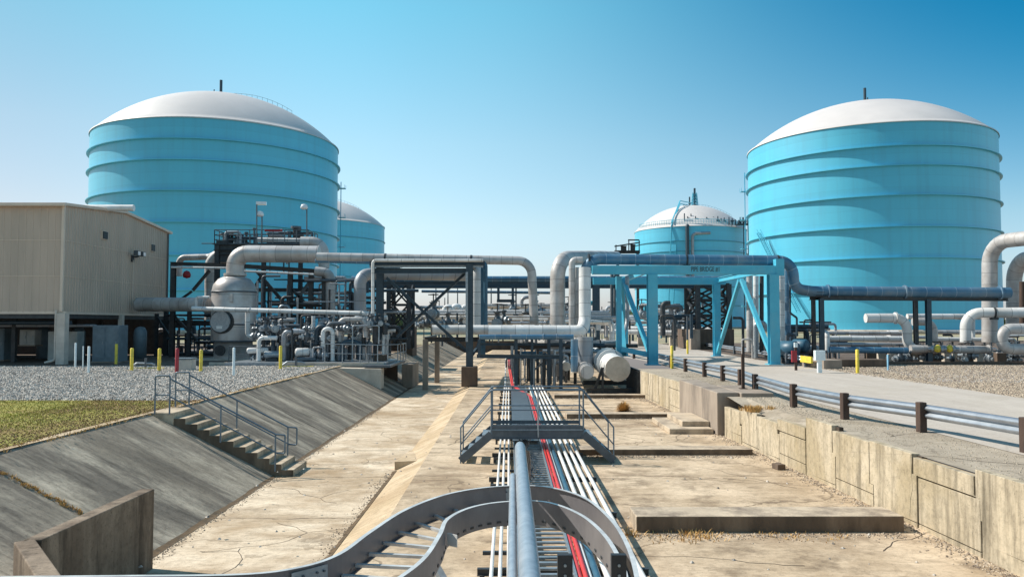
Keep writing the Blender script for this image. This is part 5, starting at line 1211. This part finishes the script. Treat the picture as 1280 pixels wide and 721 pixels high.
# denser steelwork and small bore pipes: between building and vessel, behind the skid, under the headers
mx = random.Random(77)
SQ = MB(); SM = ['steel_dark', 'steel_navy', 'galv_grey', 'insul_grey', 'insul', 'galv', 'insul_white', 'steel_teal_dark', 'pipe_blue']
def clutter(n, px0, px1, py0, py1, Y0, Y1, lab, grp, mts, rr=(.05, .08, .12), vert=.6, zmin=.1, one=True):
    for k in range(n):
        px = mx.uniform(px0, px1); Y = mx.uniform(Y0, Y1); py = mx.uniform(py0, py1); a = W(px, py, Y); r = mx.choice(rr); m = mx.choice(mts)
        if mx.random() < vert:
            zb = max(zmin, a.z - mx.uniform(1.0, 4.0)); pts_ = [V((a.x, Y, min(zb, a.z - .3))), a]
            if mx.random() < .6: pts_.append(a + V((mx.choice([-1.2, -.7, .7, 1.3]), 0, 0)))
            if len(pts_) == 3 and mx.random() < .5: pts_.append(pts_[-1] - V((0, 0, mx.uniform(.5, 1.4))))
        else:
            L = mx.uniform(1.2, 4.5); pts_ = [a, a + V((L, mx.choice([0, 0, .6]), 0))]
            if mx.random() < .5: pts_.append(pts_[-1] - V((0, 0, mx.uniform(.4, 1.2))))
        if one: SQ.cur = SM.index(m); SQ.tube(fillet(pts_, r * 2.2), r, 8)
        else: pipe(lab, pts_, r, m, bend=r * 2.2, n=8, group=grp)
dk = ['steel_dark', 'steel_dark', 'steel_navy', 'galv_grey', 'insul_grey']
clutter(46, 200, 262, 392, 446, 60, 70, 'dark service pipe between the raised building and the silver vessel', 'dark service pipes beside the building', dk, (.06, .1, .16))
clutter(60, 318, 470, 345, 400, 58, 66, 'small pipe in the steelwork behind the valve skid', 'small pipes behind the valve skid', dk + ['insul', 'galv'], (.05, .08, .12))
clutter(26, 268, 384, 290, 312, 62.6, 65, 'small pipe on top of the steel platform', 'small pipes on the steel platform', dk + ['galv'], (.04, .06, .1), .7, 6.5)
clutter(36, 640, 722, 424, 458, 47, 56, 'small pipe crowded under the header pipes', 'small pipes under the headers', dk + ['galv', 'pipe_blue'], (.05, .08, .11), .5, -1.2, False)
clutter(38, 620, 735, 390, 412, 62, 80, 'mid distance pipe behind the white header', 'mid distance pipes behind the header', ['galv_grey', 'insul_grey'] + ['insul', 'insul_white', 'galv'], (.08, .12, .2), .55)
clutter(36, 738, 870, 372, 408, 70, 100, 'mid distance pipe seen through the turquoise bridge', 'pipes seen through the bridge', dk + ['insul', 'insul_white', 'steel_teal_dark'], (.1, .16, .24), .6)
clutter(26, 925, 1012, 395, 440, 54, 66, 'small pipe behind the right legs of the bridge', 'small pipes behind the right bridge legs', dk + ['insul', 'galv'], (.06, .1, .15), .7)
clutter(26, 1035, 1280, 418, 446, 51, 60, 'small pipe among the ground pipes by the right tank', 'small pipes by the right tank', dk + ['insul', 'insul_white'], (.05, .08, .12), .55, .1, False)
tag(SQ.build('small_pipework', [M[k] for k in SM], fixn=False), 'dense small pipework among the steel frames behind the main pipes', 'pipework', kind='stuff')
for i, (px0, px1, py, Y, lab) in enumerate(((318, 404, 362, 61, 'dark cross beam behind the silver vessel, upper one'), (318, 420, 388, 61.5, 'dark cross beam behind the valve skid, lower one'), (196, 262, 402, 62, 'dark cross beam between the building and the vessel'))):
    tag(MB().ibar(W(px0, py, Y), W(px1, py + 1, Y), .2, .28).build('cross_beam', M['steel_dark']), lab, 'beam')
# ------------------------------------------------------------------ pipes in front of the right tank
P_ = pipe
P_('tall grey pipe at the right edge rising high and turning out of frame', [W(1237, 428, 52), W(1237, 303, 52), W(1345, 291, 46)], .46, 'insul', bend=1.4, n=24)
P_('second tall grey pipe arch at the right picture edge', [W(1267.5, 408, 52), W(1267.5, 325, 52), W(1345, 316, 46)], .46, 'insul', bend=1.4, n=24)
P_('white horizontal pipe with an elbow down, below the tall grey pipe', [W(1207, 428, 50), W(1207, 391, 50), W(1310, 390.5, 49)], .32, 'insul_white', bend=.9, n=20, straps=((1, .35),))
P_('grey U bend pipe at the right edge near the ground', [W(1320, 411, 48), W(1252, 411, 48), W(1252, 436, 48), W(1320, 437, 48)], .33, 'insul', bend=.62, n=22)
P_('white pipe with rounded left end and double bend, in front of the right tank', [W(1082, 397.5, 50), W(1134, 397.5, 50), W(1134, 436, 50), W(1160, 438, 50)], .29, 'insul_white', bend=.75, n=20, flanges=((0, .72),))
P_('white pipe running behind the dark post pair in front of the right tank', [W(1134, 395.5, 56), W(1206, 395.5, 56)], .2, 'insul_white')
P_('grey elbow pipe dropping between the dark post pair', [W(1141, 402, 53), W(1167, 402, 53), W(1167, 440, 53)], .26, 'insul', bend=.7)
P_('long grey ground pipe with a red flange at the right', [W(1138, 436, 49), W(1238, 437, 49)], .24, 'insul', n=16, flanges=((0, .98),))
P_('light blue ground pipe left of the double bend', [W(1036, 437, 49), W(1134, 438, 49)], .20, 'insul_blue')
P_('long white ground pipe in front of the right tank', [W(1033, 423, 53), W(1131, 423.5, 53)], .19, 'insul_white')
P_('slender grey ground pipe behind the long white one', [W(1033, 416, 57), W(1130, 416.5, 57)], .14, 'insul')
P_('grey ground pipe under the long white one', [W(1030, 430, 51), W(1130, 430.5, 51)], .12, 'insul_grey')
P_('short upright white pipe elbow at the left end of the ground pipes', [W(1034, 438, 50), W(1034, 416, 50), W(1028, 415, 51)], .15, 'insul_white', bend=.25)
P_('low white pipe right of the elbow, near the tank foot', [W(1170, 424, 54), W(1230, 424.5, 54)], .16, 'insul_white')
P_('second low pipe near the tank foot at right', [W(1170, 415, 60), W(1275, 415.5, 60)], .16, 'insul')
P_('slender white pipe behind the tall grey pipe', [W(1195, 397, 58), W(1236, 397, 58)], .14, 'insul_white')
P_('short riser behind the white horizontal pipe', [W(1216, 427, 56), W(1216, 396, 56)], .15, 'insul_white')
P_('dark grey ground pipe in front of the turquoise bridge leg at right', [W(985, 438, 52), W(1033, 438, 52)], .17, 'insul_grey')
P_('fat white pipe section at the tank foot', [W(1110, 420, 58), W(1122, 420, 58)], .42, 'insul_white', n=18)
steel('pipe_trestle', 'dark trestle with post pairs carrying the long overhead pipe in front of the right tank', 'pipe support', [
    ('beam', W(1026, 372.5, 49), W(1260, 373.5, 49), .20, .28), ('column', W(1016.5, 373, 51), V((W(1016.5, 373, 51).x, 51, 0)), .22), ('column', W(1026.5, 373, 49), V((W(1026.5, 373, 49).x, 49, .0)), .26, .26, 'steel_navy'),
    ('column', W(1144, 374, 51), V((W(1144, 374, 51).x, 51, 0)), .24), ('column', W(1160, 374, 49), V((W(1160, 374, 49).x, 49, 0)), .28, .28, 'steel_navy'), ('beam', W(1012, 372, 49.5), W(1030, 372, 49.5), .3), ('beam', W(1140, 373, 49.5), W(1164, 373, 49.5), .3), ('saddle', W(1020, 368, 49), W(1030, 368, 49), .3)])
P_('thin drain pipe with a small cross beside the right end of the bridge', [W(987.5, 345, 50), W(987.5, 391, 50), W(993, 395, 50), W(996, 397, 50), W(996, 420, 50)], .07, 'steel_navy', bend=.2, n=8)
for i, (px, py, Y, r, L, m, lab) in enumerate(((985, 436, 50, .5, 1.3, 'pipe_blue', 'blue motor drum at the foot of the right bridge leg'), (1000, 432, 51, .42, 1.1, 'pipe_blue', 'smaller blue motor drum beside the drain pipe'), (976, 428, 54, .35, 1.4, 'steel_navy', 'dark pump body behind the right bridge leg'), (1012, 437, 52, .3, 1.2, 'insul_grey', 'grey pump body left of the navy post'))):
    c = W(px, py, Y); root = thing('pump_motor', lab, 'pump', c - V((0, 0, r)))
    MB().lathe(V((0, 0, 0)), [(.01, -L / 2), (r * .6, -L / 2), (r * .6, -L / 2 + .12), (r, -L / 2 + .16), (r, L / 2 - .15), (r * .8, L / 2 - .03), (.01, L / 2)], 20).build('casing', M[m], root)
    ch = [o for o in C.objects if o.parent == root][-1]; ch.matrix_parent_inverse = Matrix.Identity(4); ch.location = (0, 0, r); ch.rotation_euler = (R(90), 0, .7)
    MB().box(c - V((0, 0, r + (c.z - r) / 2)), (L * .8, r * 1.4, max(.1, c.z - r))).build('base', M['steel_dark'], root)
# concrete stub piers, small valves, kerb behind the verge
for k in range(14):
    px = 1088 + k * 13.5; p = W(px, 446, 50.5 + (k % 2) * 1.5); hh = max(.4, p.z)
    tag(MB().box((p.x, p.y, .32), (.42 if k % 3 else .6, .4, .62)).build('stub_pier', M['conc_pale' if k % 3 else 'conc_dark'], bevel=.02), 'short concrete stub pier under the ground pipes by the right tank', 'pier', 'stub piers by the right tank')
kb = G(992, 463.5); root = thing('long_kerb', 'long low concrete kerb between the gravel and the pipes, with a taller tan end', 'kerb', kb)
MB().box((17.6, 45.2, .25), (1.0, 3.4, .5)).build('end_block', M['conc_block'], root, bevel=.02); MB().box((19.8, 46.2, .22), (3.4, 1.4, .44)).build('dark_block', M['conc_dark'], root, bevel=.02)
MB().box((27, 48.4, .09), (11.5, .25, .2)).build('kerb_run', M['conc_dark'], root); MB().bar(V((32.7, 48.4, .10)), V((39, 42.5, .10)), .25, .2).build('kerb_run', M['conc_pale'], root)
for k, (px, lab) in enumerate(((1172, 'yellow valve body under the grey ground pipe, left one'), (1187, 'yellow valve body under the grey ground pipe, right one'))):
    c = W(px, 436, 48.3); o = copy_tree(vproto); o.location = c; o.scale = (1, 1, 1); o['label'] = lab; o['group'] = 'yellow valves'
    for ch in o.children:
        if ch.name.startswith('body'):
            ch.data = ch.data.copy(); ch.data.materials.clear(); ch.data.materials.append(M['yellow'])
for k in range(26):
    px = rnd.uniform(1105, 1278); p = W(px, rnd.uniform(441, 450), rnd.uniform(49, 53)); o = copy_tree(vproto); o.location = p; s = rnd.uniform(.7, 1.2); o.scale = (s, s, s); o.rotation_euler = (0, 0, rnd.uniform(0, 3)); o['label'] = 'small dark wheel valve low under the pipes by the right tank'; o['group'] = 'low valves by the right tank'
for k in range(22):
    px = rnd.uniform(965, 1050) if k < 12 else rnd.uniform(1190, 1279); Y = rnd.uniform(52, 60); a = W(px, rnd.uniform(412, 432), Y)
    P_('thin dark upright pipe at the foot of the right tank', [V((a.x, Y, 0)), a, a + V((rnd.choice([-.7, .7, 1.2]), 0, 0))], rnd.choice([.05, .08, .11]), rnd.choice(['steel_dark', 'steel_navy', 'insul', 'galv_grey']), bend=.15, n=8, group='thin pipes at the foot of the right tank')
P_('rusty upright pipe at the extreme right edge', [W(1278, 405, 51), W(1278, 352, 51)], .18, 'wood_post')
# ------------------------------------------------------------------ far plant between the tanks
far = random.Random(5)
for k in range(15):
    py = 378 + k * 2.1; Y = far.uniform(92, 125); x0 = far.choice([470, 520, 600, 615, 700]); x1 = far.choice([735, 760, 800, 860])
    P_('far horizontal pipe in the hazy plant behind the basin', [W(x0, py + 4, Y), W(x1, py + 4, Y)], far.choice([.1, .16, .22, .3]), far.choice(['insul_white', 'insul', 'insul_grey', 'galv']), n=8, group='far horizontal pipes behind the basin')
for k in range(60):
    px = far.uniform(500, 870); Y = far.uniform(88, 125); top = far.uniform(380, 404); a = W(px, top, Y)
    tag(MB().bar(V((a.x, Y, 0)), a, far.choice([.12, .2, .3])).build('far_column', M[far.choice(['steel_navy', 'galv_grey', 'steel_dark', 'insul_grey'])]), 'far slim column in the plant behind the basin', 'column', 'far columns behind the basin')
for k in range(44):
    px = far.choice([far.uniform(640, 735), far.uniform(520, 640), far.uniform(650, 720), far.uniform(735, 860)]); p = W(px, far.uniform(388, 410), far.uniform(85, 105)); o = copy_tree(vproto); o.location = p; s = far.uniform(1.6, 2.8); o.scale = (s, s, s); o.rotation_euler = (0, 0, far.uniform(0, 3)); o['label'] = 'far grey valve in the plant behind the basin'; o['group'] = 'far valves behind the basin'
for i, (px, top) in enumerate(((560, 352), (556, 372), (545, 340), (614, 345), (690, 370), (572, 356), (549, 375), (600, 374))):
    a = W(px, top, 130); tag(MB().tube([V((a.x, 130, 0)), a], [.16, .07], 6).build('mast', M['galv_grey']), 'thin distant mast rising above the far plant', 'mast', 'thin distant masts')
for i, (px, lab) in enumerate(((556, 'left one of the three far pale pipe arches'), (566, 'middle one of the three far pale pipe arches'), (578, 'right one of the three far pale pipe arches'))):
    P_(lab, [W(px, 408, 100), W(px, 384 - i % 2, 100), W(px + 9, 384 - i % 2, 100), W(px + 9, 400, 100)], .38, 'insul_white', bend=.8)
P_('far arched pipe above the valves left of the pale pipe bend', [W(652, 384, 96), W(652, 372, 96), W(664, 371, 96), W(672, 378, 96)], .22, 'insul_grey', bend=.6)
P_('far pipe group lying beside the road under the bridge', [W(740, 410, 98), W(905, 412, 92)], .3, 'insul_white')
P_('long far white pipe on low sleepers seen under the bridge', [W(735, 414, 90), W(905, 417, 86)], .28, 'insul_white')
for i, px in enumerate((762, 802, 842, 852)):
    a = W(px, 418, 89); tag(MB().box((a.x, 89, .5), (.9, .6, 1.0)).build('sleeper_pier', M['conc_pale']), 'low concrete pier under the far white pipe', 'pier', 'low piers under the far white pipe')
railing('far steel railing seen under the bridge', [W(800, 410, 100), W(900, 410, 100)], 2.2, 2.5, 'galv_grey', r=.05)
# dark platform above the far pipeline, left of the far tank
st2 = steel('far_platform', 'far dark equipment platform beside the distant right hand tank', 'platform', [('beam', W(768, 315, 130), W(800, 315, 130), .5), ('column', W(772, 315, 130), V((W(772, 315, 130).x, 130, 0)), .4), ('column', W(797, 315, 130), V((W(797, 315, 130).x, 130, 0)), .4), ('rail', W(768, 308, 130), W(800, 303, 130), .2), ('rail', W(785, 300, 130), W(799, 300, 130), .2), ('post', W(770, 306, 130), W(770, 315, 130), .15), ('post', W(786, 300, 130), W(786, 315, 130), .15), ('post', W(799, 300, 130), W(799, 315, 130), .15), ('drum', W(776, 311, 130), W(783, 311, 130), .9), ('drum', W(788, 310, 130), W(794, 310, 130), 1.1)])
# block house and grey sheds in the distance below the far tank
for (px0, px1, pt, Y, m, lab) in ((826, 842, 387, 150, 'conc_block', 'small distant brown block house under the bridge'), (842, 870, 388, 152, 'cabinet', 'distant grey blue shed under the bridge')):
    a = W(px0, pt, Y); b = W(px1, pt, Y); root = thing('shed', lab, 'shed', ((a.x + b.x) / 2, Y + 3, 0))
    MB().box(((a.x + b.x) / 2, Y + 3, a.z / 2), (b.x - a.x, 6, a.z)).build('wall', M[m], root); MB().box(((a.x + b.x) / 2, Y + 3, a.z + .15), (b.x - a.x + .6, 6.6, .3)).build('roof', M['steel_dark'], root)
# embankment slabs beyond, left, and the tree line
tag(MB().box((-10.5, 75, .6), (3.4, 3.4, 3.2)).build('tower_foundation', M['conc_dark']), 'brown concrete foundation block under the far left lattice tower', 'foundation')
q = MB(); tr_ = random.Random(3)
for k in range(1500):
    x = tr_.uniform(-420, 420); 
    y = 520 + tr_.uniform(-20, 30); h = tr_.uniform(5, 11) * (1 + .25 * math.sin(x * .02) + .15 * math.sin(x * .071))
    for j in range(9):
        c = V((x + tr_.gauss(0, 2.2), y + tr_.gauss(0, 2), h * tr_.uniform(.1, 1)))
        d1 = V((tr_.gauss(0, 1), tr_.gauss(0, 1), tr_.gauss(0, 1))).normalized() * 1.8; d2 = V((tr_.gauss(0, 1), tr_.gauss(0, 1), tr_.gauss(0, 1))).normalized() * 1.8
        q.add([c - d1, c + d2, c + d1, c - d2], [(0, 1, 2, 3)])
tag(q.build('far_trees', M['foliage'], fixn=False), 'dark line of distant trees along the horizon', 'trees', kind='stuff')
bpy.context.view_layer.update()
